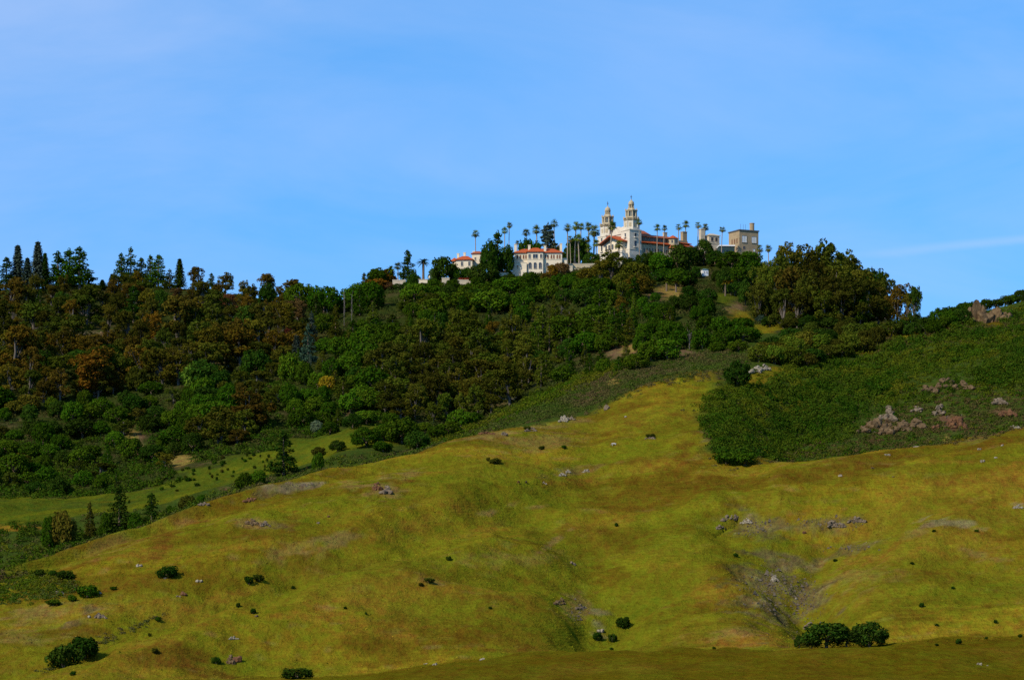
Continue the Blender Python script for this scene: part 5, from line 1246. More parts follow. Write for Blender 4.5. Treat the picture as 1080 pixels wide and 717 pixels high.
PLS = {p[2]: ' '.join(p[2].split()[:0]) or p[2].replace('the bright pale green tree', 'the pale tree').replace('the two tall blue firs', 'the blue firs').replace('in the left woods', '').replace('the scattered bushes of ', '').replace('of the left centre woods', '').replace('in the dark green woods', 'in the woods').replace('in the dark thicket', 'in the thicket').replace('by the ridge scrub', '').replace('of the valley meadow', '').replace('between the broad rust tree and', 'right of the rust tree and').replace('close above', 'above').strip() for p in PLACES}
cells = {}
for q in PLANTED:
    if q['label']: continue
    pl = min(PLACES, key=lambda p: (p[0] - q['u']) ** 2 + ((p[1] - q['v']) * 1.5) ** 2)[2]
    cells.setdefault((q['tone'], KW[q['kind']], pl), []).append(q)
for (tone, kw, pl), qs in cells.items():
    qs.sort(key=lambda q: q['u'])
    words = {1: [''], 2: ['left of two', 'right of two'], 3: ['leftmost of three', 'middle of three', 'rightmost of three']}.get(len(qs))
    for i, q in enumerate(qs):
        pw = pl.split()
        room = 16 - len(tone.split()) - len(kw.split()) - (len(words[i].split()) if words else 0)
        assert len(pw) <= 12, pl
        short = PLS.get(pl, pl) if len(pw) > room else pl
        lab = f'{tone} {kw} {short}' if not words or not words[i] else f'{words[i]} {tone} {kw}s {short}' if kw != 'eucalyptus' else f'{words[i]} {tone} eucalyptus trees {short}'
        assert len(lab.split()) <= 16, (len(lab.split()), lab)
        tag(q['o'], lab, KIND[q['kind']][1], 'trees of the wooded hillside' if words else f'{tone} {kw} stand {pl}')

print('COUNTS', {k: sum(1 for o in bpy.data.objects if o.parent is None and o.name.split('.')[0] == k) for k in ('oak_tree', 'bush', 'shrub', 'eucalyptus_tree', 'pine_tree')})

# ------------------------------------------------------------------ buildings
class MB:
    """collects solid pieces and links them as one mesh"""
    def __init__(s): s.v, s.f = [], []
    def add(s, V, F):
        b = len(s.v); s.v += [tuple(p) for p in V]; s.f += [tuple(i + b for i in f) for f in F]
    def box(s, x0, x1, y0, y1, z0, z1):
        s.add([(x0, y0, z0), (x1, y0, z0), (x1, y1, z0), (x0, y1, z0), (x0, y0, z1), (x1, y0, z1), (x1, y1, z1), (x0, y1, z1)],
              [(3, 2, 1, 0), (4, 5, 6, 7), (0, 1, 5, 4), (1, 2, 6, 5), (2, 3, 7, 6), (3, 0, 4, 7)])
        return s
    def ngon(s, cx, cy, r0, z0, r1, z1, n=8, rot=None):
        rot = math.pi / n if rot is None else rot
        V = [(cx + r * math.cos(rot + 2 * math.pi * k / n), cy + r * math.sin(rot + 2 * math.pi * k / n), z) for r, z in ((r0, z0), (r1, z1)) for k in range(n)]
        s.add(V, [(k, (k + 1) % n, n + (k + 1) % n, n + k) for k in range(n)] + [tuple(range(n - 1, -1, -1)), tuple(range(n, 2 * n))])
        return s
    def lathe(s, cx, cy, prof, n=12):
        for (r0, z0), (r1, z1) in zip(prof[:-1], prof[1:]): s.ngon(cx, cy, r0, z0, max(r1, .01), z1, n)
        return s
    def hip(s, x0, x1, y0, y1, z0, z1, inset=None, thick=.35):
        """hipped roof slab with eaves"""
        i = inset if inset is not None else min(x1 - x0, y1 - y0) / 2
        if x1 - x0 >= y1 - y0: r = [(x0 + i, (y0 + y1) / 2, z1), (x1 - i, (y0 + y1) / 2, z1)]; fs = [(4, 5, 9, 8), (5, 6, 9), (6, 7, 8, 9), (7, 4, 8)]
        else: r = [((x0 + x1) / 2, y0 + i, z1), ((x0 + x1) / 2, y1 - i, z1)]; fs = [(4, 5, 8), (5, 6, 9, 8), (6, 7, 9), (7, 4, 8, 9)]
        V = [(x0, y0, z0), (x1, y0, z0), (x1, y1, z0), (x0, y1, z0), (x0, y0, z0 + thick), (x1, y0, z0 + thick), (x1, y1, z0 + thick), (x0, y1, z0 + thick)] + r
        s.add(V, [(3, 2, 1, 0), (0, 1, 5, 4), (1, 2, 6, 5), (2, 3, 7, 6), (3, 0, 4, 7)] + fs)
        return s
    def prism(s, poly, axis, a0, a1):
        """extrude a polygon; axis 'x': poly in (y, z); axis 'y': poly in (x, z)"""
        n = len(poly)
        g = (lambda p, a: (a, p[0], p[1])) if axis == 'x' else (lambda p, a: (p[0], a, p[1]))
        s.add([g(p, a0) for p in poly] + [g(p, a1) for p in poly], [tuple(range(n)), tuple(range(2 * n - 1, n - 1, -1))] + [(k, n + k, n + (k + 1) % n, (k + 1) % n) for k in range(n)])
        return s
    def build(s, name, mat, parent=None):
        me = bpy.data.meshes.new(name)
        me.from_pydata(s.v, [], s.f); me.materials.append(mat)
        import bmesh
        bm = bmesh.new(); bm.from_mesh(me); bmesh.ops.recalc_face_normals(bm, faces=bm.faces); bm.to_mesh(me); bm.free()
        return link(name, me, parent)


def window(parent, face, a, z, wd, ht, off, glass='glass', frame='beige', arch=False, mull=True):
    """window on a wall: face '-x' (a runs along y) or '-y' (a runs along x); off = wall plane. Frame stands proud, glass recessed in it."""
    fr = MB(); gl = MB(); t = .16; d = .22
    def bx(m, a0, a1, z0, z1, o0, o1):
        if face == '-y': m.box(a0, a1, o0, o1, z0, z1)
        elif face == '-x': m.box(o0, o1, a0, a1, z0, z1)
    h = wd / 2
    bx(fr, a - h - t, a - h, z - t, z + ht + t, off - d, off + .05); bx(fr, a + h, a + h + t, z - t, z + ht + t, off - d, off + .05)
    bx(fr, a - h, a + h, z + ht, z + ht + t, off - d, off + .05); bx(fr, a - h - t, a + h + t, z - t - .22, z - t, off - d - .15, off + .05)
    if mull: bx(fr, a - .05, a + .05, z - t, z + ht, off - d * .6, off + .03)
    f = fr.build('window', M[frame], parent)
    bx(gl, a - h, a + h, z - t, z + ht, off - .07, off - .02)
    if arch:
        n = 8; pts = [(a + h * math.cos(math.pi * k / n), z + ht + .9 * h * math.sin(math.pi * k / n)) for k in range(n + 1)]
        if face == '-y': gl.prism(pts, 'y', off - .26, off - .23)
        else: gl.prism(pts, 'x', off - .26, off - .23)
    gl.build('pane', M[glass], f)
    return f


def site(u, v, Y=None):
    if Y is None: Y = hit(u, v, 2200)[0]
    return ((u - UC) / FPX * Y, Y, EYE + (VH - v) / FPX * Y)

# ---- the castle: local x runs along the long wing, y along the towered front, z from the ground line
castle = empty('castle', site(664.0, 280, 2618), math.atan2(.557, .83))
tag(castle, 'white twin-towered castle with long red-roofed wing crowning the hill', 'castle')
def bell_tower(cx, cy, base_top):
    a = 5.2
    m = MB().box(cx - a, cx + a, cy - a, cy + a, -9, base_top)
    m.box(cx - a - .35, cx + a + .35, cy - a - .35, cy + a + .35, base_top - .1, base_top + .7)
    m.box(cx - a - .2, cx + a + .2, cy - a - .2, cy + a + .2, 11.6, 12.1)
    t = m.build('bell_tower', M['limestone'], castle)
    b = base_top + .7
    sh = MB().ngon(cx, cy, 5.55, b, 5.55, b + 1.6).ngon(cx, cy, 5.15, b + 1.6, 5.15, b + 7.0)
    for k in range(8):
        an = math.pi / 4 * k + math.pi / 8
        sh.ngon(cx + 5.2 * math.cos(an), cy + 5.2 * math.sin(an), .42, b + 1.6, .36, b + 7.3, 6)
    sh.build('octagon_stage', M['limestone'], t)
    for k in range(8):      # tall niches of the octagon
        an = math.pi / 4 * k
        r = 5.15 * math.cos(math.pi / 8) + .03
        cxx, cyy = cx + r * math.cos(an), cy + r * math.sin(an)
        n = MB().ngon(0, 0, .95, b + 2.3, .95, b + 5.4, 10)
        o = n.build('niche', M['tan'], t)
        o.data.transform(__import__('mathutils').Matrix.Diagonal((.16, 1, 1, 1)))
        o.location = (cxx, cyy, 0); o.rotation_euler = (0, 0, an)
    z = b + 7.0
    led = MB().ngon(cx, cy, 5.3, z, 6.0, z + .8).ngon(cx, cy, 5.9, z + .8, 5.9, z + 1.0)
    for k in range(24):
        an = 2 * math.pi * k / 24
        led.ngon(cx + 5.55 * math.cos(an), cy + 5.55 * math.sin(an), .17, z + 1.0, .17, z + 2.0, 5)
    led.ngon(cx, cy, 5.75, z + 2.0, 5.75, z + 2.25)
    for k in range(8):
        an = math.pi / 4 * k + math.pi / 8
        led.ngon(cx + 5.6 * math.cos(an), cy + 5.6 * math.sin(an), .4, z + 1.0, .25, z + 3.6, 6)
    led.build('balustrade', M['tan'], t)
    bel = MB().ngon(cx, cy, 4.5, z + 1.0, 4.2, z + 3.4)
    for k in range(8):
        an = math.pi / 4 * k + math.pi / 8
        bel.ngon(cx + 3.75 * math.cos(an), cy + 3.75 * math.sin(an), .62, z + 3.4, .55, z + 7.6, 6)
        an = math.pi / 4 * k
        bel.ngon(cx + 3.55 * math.cos(an), cy + 3.55 * math.sin(an), .16, z + 3.4, .16, z + 7.6, 5)
    bel.ngon(cx, cy, 4.4, z + 7.6, 4.75, z + 8.5)
    for k in range(8):
        an = math.pi / 4 * k + math.pi / 8
        bel.ngon(cx + 4.3 * math.cos(an), cy + 4.3 * math.sin(an), .36, z + 8.5, .1, z + 10.2, 6)
    bel.ngon(cx, cy, 3.4, z + 8.5, 2.5, z + 10.0)
    bel.build('belvedere', M['tan'], t)
    MB().ngon(cx, cy, 3.15, z + 3.3, 3.15, z + 7.7).build('belvedere_glazing', M['teal_glass'], t)
    lan = MB().ngon(cx, cy, 1.25, z + 10.0, 1.25, z + 13.2)
    for k in range(8):
        an = math.pi / 4 * k + math.pi / 8
        lan.ngon(cx + 1.75 * math.cos(an), cy + 1.75 * math.sin(an), .34, z + 10.0, .3, z + 13.0, 6)
    lan.ngon(cx, cy, 2.25, z + 13.0, 2.3, z + 13.6)
    lan.build('lantern', M['tan'], t)
    MB().lathe(cx, cy, [(2.0, z + 13.6), (2.05, z + 14.3), (1.8, z + 15.2), (1.2, z + 15.9), (.5, z + 16.3), (.4, z + 17.0), (.15, z + 17.3)]).build('dome', M['tan'], t)
    MB().box(cx - .14, cx + .14, cy - .14, cy + .14, z + 17.2, z + 20.6).box(cx - .8, cx + .8, cy - .12, cy + .12, z + 19.0, z + 19.35).build('cross', M['iron'], t)
    for ch in t.children:       # upper stages a little lower than their module
        ch.scale.z *= .91; ch.location.z += b * .09
    for (a_, zz, w_, h_) in ((0, 21.2, 1.4, 2.2), (0, 14.2, 1.8, 3.8)):
        for face, cc, off in (('-y', cx, cy - a), ('-x', cy, cx - a)):
            fr = MB(); gl = MB()
            if face == '-y':
                gl.box(cc - w_ / 2, cc + w_ / 2, off - .06, off + .1, zz, zz + h_); fr.box(cc - w_ * .9, cc + w_ * .9, off - 1.0, off - .03, zz - .9, zz - .3).box(cc - w_ * .7, cc + w_ * .7, off - .4, off - .03, zz + h_ + .1, zz + h_ + .5)
            else:
                gl.box(off - .06, off + .1, cc - w_ / 2, cc + w_ / 2, zz, zz + h_); fr.box(off - 1.0, off - .03, cc - w_ * .9, cc + w_ * .9, zz - .9, zz - .3).box(off - .4, off - .03, cc - w_ * .7, cc + w_ * .7, zz + h_ + .1, zz + h_ + .5)
            fr.build('balcony', M['limestone'], t); gl.build('window', M['glass'], t)
    return t
bell_tower(5.2, 5.2, 25.6)
bell_tower(5.2, 34.4, 24.6)
# front between the towers: stepped gable and nave roof
MB().box(4, 26, 10.4, 29.2, -9, 24.5).prism([(10.4, 24.5), (29.2, 24.5), (29.2, 25.4), (26, 26.6), (23.5, 28.4), (21.5, 30.2), (18, 30.2), (16, 29.2), (13, 29.6), (10.4, 29.0)], 'x', 3.4, 4.6).build('main_front', M['limestone'], castle)
MB().prism([(9.6, 24.6), (29.6, 24.6), (20, 29.4)], 'x', 4.7, 27).build('nave_roof', M['tile_dull'], castle)
# gabled loggia block with wide dark eaves before the front
lb = MB().box(-3, 4, 4.6, 28, -9, 17.6).box(-3.3, -2.7, 4.4, 28.2, 12.2, 12.9).box(-4.4, -3, 9, 22, 11.2, 11.8)
lb.prism([(4.6, 17.6), (28, 17.6), (16.5, 21.6)], 'x', -2.6, 4).build('loggia', M['white'], castle)
rf = MB().prism([(2.4, 17.3), (16.5, 22.2), (30.6, 17.3), (30.6, 17.9), (16.5, 22.9), (2.4, 17.9)], 'x', -6.2, 4.2).build('loggia_roof', M['tile'], castle)
MB().prism([(3.0, 16.9), (16.5, 21.7), (30.0, 16.9), (30.0, 17.25), (16.5, 22.12), (3.0, 17.25)], 'x', -6.0, -3.05).build('eave_timber', M['wood'], rf)
for y in (8.5, 12.2, 16.5, 20.8, 24.5): window(castle, '-x', y, 13.1, 1.9, 2.9, -3.0, 'glass', 'beige', True)
for y in (9, 14, 19, 24): window(castle, '-x', y, 6.6, 1.3, 2.0, -3.0, 'glass', 'limestone')
tm = MB().box(-8, -3, -2, 35, -12, 8.4).box(-8.5, -7.7, -2.4, 35.4, 8.4, 8.8).box(-6, -3, 1, 31, 8.4, 10.6)
for k in range(26): tm.ngon(-8.1, -2 + k * 1.46, .22, 8.8, .22, 9.7, 6)
tm.box(-8.4, -7.8, -2.3, 35.3, 9.7, 9.95)
tm.build('front_terrace', M['limestone'], castle)
for y in (3, 10, 17, 24, 31): window(castle, '-x', y, 3.2, 1.1, 1.6, -8.0, 'glass', 'limestone')
# the long wing
MB().box(10.4, 56, .9, 13, -9, 17.4).box(10.5, 34, .6, .9, 14.6, 15.1).build('wing_wall', M['tan'], castle)
MB().box(11.2, 54, 3.0, 12.5, 17.4, 22.0).build('upper_storey', M['brown'], castle)
MB().hip(10.6, 44, 1.6, 14, 22.0, 24.6, 4).build('upper_roof', M['tile_dull'], castle)
MB().hip(43.6, 56.5, 1.2, 14, 19.6, 22.2, 4).build('end_roof', M['tile'], castle)
MB().prism([(-.6, 17.2), (3.2, 18.9), (3.2, 19.4), (-.6, 17.65)], 'x', 10.5, 57.4).build('pent_roof', M['tile'], castle)
MB().prism([(-.5, 16.75), (.9, 17.2), (.9, 16.7)], 'x', 10.6, 57.2).build('eave_timber', M['wood'], castle)
for k in range(14): window(castle, '-y', 13 + k * 2.15, 19.6, 1.35, 2.0, 3.0, 'glass', 'brown', False, False)
for k in range(9): window(castle, '-y', 13.5 + k * 2.5, 10.6, 1.25, 2.6, .9, 'shutter' if k % 3 else 'glass', 'tan', True)
bal = MB().box(20, 36, -1.2, .9, 8.6, 9.1).box(20, 36, -1.2, -1.0, 9.9, 10.1)
for k in range(17): bal.ngon(20.4 + k * .95, -1.1, .16, 9.1, .16, 9.9, 5)
bal.build('wing_balcony', M['white'], castle)
MB().box(22, 44, -2.6, .9, -9, 4.6).box(21.8, 44.2, -2.8, -2.3, 4.6, 5.2).build('lower_terrace', M['white'], castle)
by = MB().ngon(39.5, .6, 4.3, -9, 4.3, 13.4).ngon(39.5, .6, 4.7, 13.4, 4.7, 13.9).ngon(39.5, 1.4, 3.9, 17.4, 3.9, 22.2)
byo = by.build('bay_tower', M['tan'], castle)
MB().ngon(39.5, 1.4, 5.0, 22.2, .3, 24.8).build('bay_roof', M['tile'], byo)
MB().ngon(39.5, .6, 5.3, 15.0, 4.0, 17.3).build('bay_skirt_roof', M['tile_dull'], byo)
for k in range(8):
    an = math.pi / 4 * k
    for r, cy_, z0, z1, ww in ((3.9, 1.4, 18.9, 20.9, .5), (4.3, .6, 9.4, 11.8, .55)):
        q = r * math.cos(math.pi / 8)
        o = MB().box(-.08, .06, -ww, ww, z0, z1).build('window', M['glass'], byo)
        o.location = (39.5 + q * math.cos(an), cy_ + q * math.sin(an), 0); o.rotation_euler = (0, 0, an)
MB().box(50, 57, -1.5, 9, -9, 16.6).build('end_pavilion', M['brown'], castle)
MB().box(36, 38.6, 7, 9, 22, 27.2).box(35.8, 38.8, 6.8, 9.2, 27.2, 27.6).build('chimney', M['beige'], castle)
MB().box(50.5, 54.2, 4, 7, 18, 28.4).box(50.3, 54.4, 3.8, 7.2, 28.4, 28.9).build('chimney', M['brown'], castle)
for x in (52, 54.8): window(castle, '-y', x, 10, 1.2, 2.0, -1.5, 'glass', 'brown')

def house(name, label, cat, u, v, Y, rz=0.0):
    return tag(empty(name, site(u, v, Y), rz), label, cat)

# ---- beige tower house right of the wing
bt = house('tower_house', 'beige square tower with open top loggia and a wide chimney beside the wing', 'house', 750.5, 276, 2662, R(24))
MB().box(-4.3, 4.3, -4.3, 4.3, -8, 18.2).box(-4.6, 4.6, -4.6, 4.6, 12.4, 12.9).build('wall', M['beige'], bt)
MB().hip(-4.9, 4.9, -4.9, 4.9, 18.2, 20.4, 3.5).build('roof', M['beige'], bt)
for a_ in (-1.7, 1.7): window(bt, '-y', a_, 14.4, 2.1, 2.6, -4.3, 'glass', 'beige', False, False)  # loggia openings: dark panes stand in for the shade inside
for a_ in (-2, 1.4): window(bt, '-y', a_, 7.4, 1.1, 1.9, -4.3, 'glass', 'beige')
window(bt, '-x', 0, 14.4, 1.8, 2.6, -4.3)
MB().box(-9.6, -6.4, -2, 1.5, -8, 22.6).box(-9.8, -6.2, -2.2, 1.7, 22.6, 23.2).build('chimney', M['beige'], bt)
MB().box(-9, -4.3, -3, 4, -8, 12).build('side_wing', M['beige'], bt)
# ---- low dark green hall
dh = house('low_hall', 'low dark green building with a flat white roof edge beside the brown block', 'building', 769, 274, 2650, R(4))
MB().box(-7.6, 8, -4, 8, -8, 9.2).build('wall', M['dark_green'], dh)
MB().box(-8, 8.3, -4.6, 8.4, 9.2, 10.1).build('roof', M['whitewash'], dh)
for a_ in (-5, -1.5, 2, 5.5): window(dh, '-y', a_, 4, 1.6, 2.4, -4, 'glass', 'dark_green')
# ---- the brown block
bb = house('concrete_block', 'raw brown flat-roofed block with two large pale windows right of the castle', 'building', 779.8, 270, 2640, R(25.6))
MB().box(0, 15.8, 0, 15.8, -10, 18.4).box(-.5, 8, -.6, 0, -10, 4.6).build('wall', M['brown'], bb)
MB().box(-.5, 16.3, -.5, 16.3, 18.4, 19.2).hip(-.45, 16.2, -.45, 16.2, 19.1, 20.2, 5, .1).build('roof', M['iron'], bb)
window(bb, '-y', 4.0, 10.2, 4.0, 4.6, 0, 'pale_glass', 'brown'); window(bb, '-y', 12.0, 10.2, 4.0, 4.4, 0, 'pale_glass', 'brown')
window(bb, '-y', 3.8, 5.2, 1.6, 2.0, 0, 'glass', 'brown', False, False); window(bb, '-y', 12.0, 4.0, 1.8, 1.8, 0, 'pale_glass', 'brown', False, False)
for y in (3.4, 7.0, 10.6): window(bb, '-x', y, 10.2, 1.3, 2.8, 0, 'shutter', 'brown', False, False)
for y in (4.0, 10.6): window(bb, '-x', y, 5.4, 1.0, 1.4, 0, 'shutter', 'brown', False, False)
MB().ngon(13.2, 5, 1.75, 19, 1.75, 24.6, 12).ngon(13.2, 5, 1.95, 24.6, 1.95, 25.1, 12).build('chimney', M['brown'], bb)
for x in (5, 7.2, 9): MB().box(x - .07, x + .07, 7, 7.14, 19.5, 24.4).build('antenna', M['iron'], bb)

# ---- the orange-roofed guest house
oh = house('guest_house', 'cream two-storey house with an orange tiled roof and four chimneys', 'house', 567.5, 284, 2598, R(-2))
MB().box(-17, 17, 0, 11, -9, 11.6).box(-17.2, 17.2, -.18, 0, 6.6, 6.95).build('wall', M['white'], oh)
MB().box(-7.5, 3.6, -2.2, 0, -9, 11.9).box(-7.7, 3.8, -2.4, -2.2, 6.6, 6.95).build('centre_bay', M['white'], oh)
MB().box(-18.2, -8, -3.6, 0, -12, 4.2).box(-18.4, -7.8, -3.8, -3.3, 4.2, 4.6).box(-12, -8, -6, -3.6, -12, -1.5).build('lower_terrace', M['white'], oh)
MB().box(17, 20.5, 4, 11, -9, 8.4).box(18.6, 20.4, 1.6, 4, -9, 6.6).build('side_wing', M['white'], oh)
MB().hip(-17.8, 17.8, -1.0, 12, 11.6, 15.2, 7).build('roof', M['tile'], oh)
MB().hip(-8.4, 4.5, -3.2, 7, 11.95, 15.5, 4.6).build('bay_roof', M['tile'], oh)
for x, z in ((-16.2, 17.8), (-6.3, 17.0), (4.9, 16.6), (16.2, 18.2)):
    MB().box(x - .85, x + .85, 2 if abs(x) > 10 else .6, 3.6 if abs(x) > 10 else 2.2, 10, z).box(x - 1.05, x + 1.05, 1.8 if abs(x) > 10 else .4, 3.8 if abs(x) > 10 else 2.4, z, z + .4).build('chimney', M['white'], oh)
for x in (-14.7, -12.6, -10.4, -8.6): window(oh, '-y', x, 7.6, 1.0, 2.6, 0, 'shutter', 'white', False, False)
for x in (5.2, 7.0, 9.4, 11.2, 13.6, 15.4): window(oh, '-y', x, 7.6, 1.0, 2.6, 0, 'shutter', 'white', False, False)
for x, w_ in ((-6.0, 1.5), (-1.9, 3.4), (2.2, 1.5)): window(oh, '-y', x, 7.7, w_, 2.7, -2.2, 'glass', 'white')
for x in (-5.6, -2.0, 1.6): window(oh, '-y', x, .4, 2.1, 3.2, -2.2, 'glass', 'white', True)
window(oh, '-y', 6.6, 1.4, 1.7, 2.4, 0, 'glass', 'white', True)
window(oh, '-y', -14.4, .6, .9, 1.6, -3.6, 'shutter', 'white'); window(oh, '-x', 5, 7.6, 1.2, 2.4, -17.0, 'glass', 'white')

# ---- the small red-roofed house on the left
sh_ = house('small_house', 'small cream house with red hipped roofs left of the tall dark trees', 'house', 489, 284, 2600, R(-8))
MB().box(-5.4, 6.2, 0, 9, -9, 6.6).box(-8.6, -5.4, 3, 9, -9, 6.2).build('wall', M['white'], sh_)
MB().hip(-6.4, 7.0, -1.0, 9.6, 6.6, 9.9, 4.6).build('roof', M['tile'], sh_)
MB().hip(-10.2, -4.4, 2.2, 9.8, 6.2, 9.2, 3).build('side_roof', M['tile'], sh_)
MB().box(5.2, 12.5, 5, 12, -9, 11.5).build('upper_block', M['white'], sh_)
MB().hip(4.4, 13.6, 4.2, 12.8, 11.5, 13.8, 3.5).build('upper_roof', M['tile_dull'], sh_)
for x in (-1.2, 4.1): window(sh_, '-y', x, 2.6, 1.5, 2.8, 0, 'glass', 'white')
window(sh_, '-y', 7.6, 7.2, 1.0, 1.8, 5.0, 'glass', 'white')
for x, y, z in ((-4.8, 6, 11.6), (-.2, 6, 12.2), (6.2, 8, 13.2)): MB().box(x - .8, x + .8, y - .7, y + .7, 6, z).box(x - 1, x + 1, y - .9, y + .9, z, z + .5).build('chimney', M['white'], sh_)

# ---- white hut among the garden trees
wh = house('white_hut', 'small white hut with a green roof among the dark trees below the castle', 'hut', 744, 291, None, R(18))
wh.scale = (.78, .78, .85)
MB().box(-2.8, 2.8, 0, 5, -3, 5.0).build('wall', M['whitewash'], wh)
MB().hip(-3.2, 3.2, -.4, 5.4, 5.0, 6.2, 2.4).build('roof', M['green_roof'], wh)
window(wh, '-y', -1.2, 2.6, .9, 1.1, 0, 'glass', 'whitewash'); window(wh, '-y', 1.2, 2.6, .9, 1.1, 0, 'glass', 'whitewash')
MB().box(-2.6, 3.4, -3, -.2, -6, -1.0).build('green_lean_to', M['green_roof'], wh)

# ---- terraces, statues, garden bits
WG = 'stone walls of the garden terraces'
for (u0, u1, vt, vb_, Y, mat, label) in [
    (388, 402, 294.5, 302, 2622, 'beige', 'pale terrace wall under the umbrella pine'), (414, 428, 294, 304, 2618, 'beige', 'pale terrace wall at the foot of the tall dark pine'), (441, 451, 293.5, 301, 2616, 'white', 'short cream wall below the bushy date palm'),
    (466, 474, 292, 302, 2600, 'beige', 'pale wall left of the red flowering hedge'), (483, 499, 294, 301, 2592, 'beige', 'pale wall right under the red flowering hedge'), (520, 536, 286.5, 293, 2590, 'white', 'cream wall carrying the white statue'),
    (594, 604, 279, 287, 2600, 'beige', 'pale wall right of the orange-roofed house'), (600, 628, 277, 284, 2606, 'tan', 'long tan retaining wall between house and castle'), (402, 412, 296, 302, 2624, 'white', 'low cream parapet between two palms on the left terrace'),
]:
    Y = min(Y, hit((u0 + u1) / 2, vb_ - .5, 2200)[0])
    x0, x1 = (u0 - UC) / FPX * Y, (u1 - UC) / FPX * Y
    vt += 1.6
    zt = EYE + (VH - vt) / FPX * Y; zb = EYE + (VH - vb_) / FPX * Y
    o = tag(empty('terrace_wall', ((x0 + x1) / 2, Y, zb)), label, 'wall', WG, 'thing')
    hw = (x1 - x0) / 2
    MB().box(-hw, hw, -.5, .5, -5, zt - zb).build('wall', M[mat], o)
    MB().box(-hw - .2, hw + .2, -.75, .75, zt - zb, zt - zb + .3).build('coping', M['white'], o)
st = tag(empty('statue', site(529.4, 288)), 'white statue on a tall pedestal in front of the dark trees', 'statue')
MB().box(-1.1, 1.1, -1.1, 1.1, -2, .4).box(-.7, .7, -.7, .7, .4, 2.6).box(-.95, .95, -.95, .95, 2.6, 2.9).build('pedestal', M['white'], st)
MB().lathe(0, 0, [(.5, 2.9), (.55, 3.6), (.42, 4.4), (.56, 5.2), (.5, 5.6), (.2, 5.9), (.27, 6.2), (.24, 6.5), (.1, 6.75)], 10).build('figure', M['whitewash'], st)
fn = tag(empty('stone_finial', site(374, 311)), 'pale pointed stone finial at the left end of the terraces', 'finial')
MB().box(-2.4, 2.4, -1.6, 1.6, -2, 2.2).build('pedestal', M['white'], fn)
MB().lathe(0, 0, [(1.7, 2.2), (1.0, 3.4), (.5, 4.6), (.3, 5.8), (.05, 6.8)], 8).build('spire', M['white'], fn)
sp_ = tag(empty('stone_lamp', site(453, 300)), 'small white stone lamp standing on the terrace below the greyish tree', 'lamp')
MB().lathe(0, 0, [(.6, -2), (.45, 1.2), (.35, 4.2), (.7, 4.5), (.7, 5.5), (.1, 6.2)], 8).build('post', M['white'], sp_)
gr = tag(empty('garden_railing', site(698, 291)), 'long green garden railing on the terrace below the wing', 'railing')
g_ = MB()
for k in range(23): g_.box(-8 + k * .75, -7.9 + k * .75, -.05, .05, -1, 1.8)
g_.box(-8.1, 8.7, -.06, .06, 1.8, 1.95).box(-8.1, 8.7, -.04, .04, -.6, 1.0)
g_.build('rail', M['green_roof'], gr)
pc = tag(empty('greenhouse', site(679, 293), R(15)), 'tiny pale glasshouse at the left end of the green railing', 'greenhouse')
MB().prism([(-1.4, -1), (1.4, -1), (1.4, 1.4), (0, 2.6), (-1.4, 1.4)], 'y', 0, 3).build('wall', M['pale_glass'], pc)
# red flowering hedge
hs = [(U(-5.6, 5.6), U(-.8, .8), U(0, .5)) for _ in range(16)]
fh = tag(empty('flowering_hedge', site(489, 296.5)), 'red flowering hedge on the terrace below the small red-roofed house', 'hedge')
link('foliage', quads_mesh('flower_mass', lobe_leaves([(a_, b_, c_ + .6, 1.2, 1.0, 1.3) for a_, b_, c_ in hs], 16, .3, .5, .6), M['flower']), fh)
link('stem', tube_mesh('hedge_stems', [[(k * 2 - 5, 0, -1.5, .12), (k * 2 - 5, 0, .8, .06)] for k in range(6)], M['bark']), fh)

# ------------------------------------------------------------------ rocks
def rock_mesh(name, mat, parts, seed):
    """an outcrop: a few fused angular boulders (x, y, z, rx, ry, rz)"""
    import bmesh
    rn = random.Random(seed)
    bm = bmesh.new()
    for (x, y, z, rx, ry, rz) in parts:
        t = bmesh.ops.create_icosphere(bm, subdivisions=3 if max(rx, rz) > 5 else 2, radius=1)
        o = [rn.uniform(0, 50) for _ in range(3)]
        pl = [Vector((rn.gauss(0, 1), rn.gauss(0, 1), rn.gauss(0, .8))).normalized() for _ in range(13)]
        ph = [rn.uniform(.5, .88) for _ in pl]
        for v in t['verts']:
            p = v.co.copy()
            for n_, h_ in zip(pl, ph):      # cut flat facets
                dd = p.dot(n_)
                if dd > h_: p -= n_ * (dd - h_)
            k = 1 + .34 * (float(vnoise(np.array([p.x * 2.4 + o[0]]), np.array([p.y * 2.4 + p.z * 1.7 + o[1]]), 3)[0]) - .5) + .3 * (abs(float(vnoise(np.array([p.x * 4.4 + p.z * 2 + o[1]]), np.array([p.y * 4 - p.z * 4.7 + o[0]]), 5)[0]) - .5) - .25)
            v.co = Vector((x + p.x * k * rx, y + p.y * k * ry, z + p.z * k * rz))
    me = bpy.data.meshes.new(name); bm.to_mesh(me); bm.free()
    me.materials.append(mat)
    return me

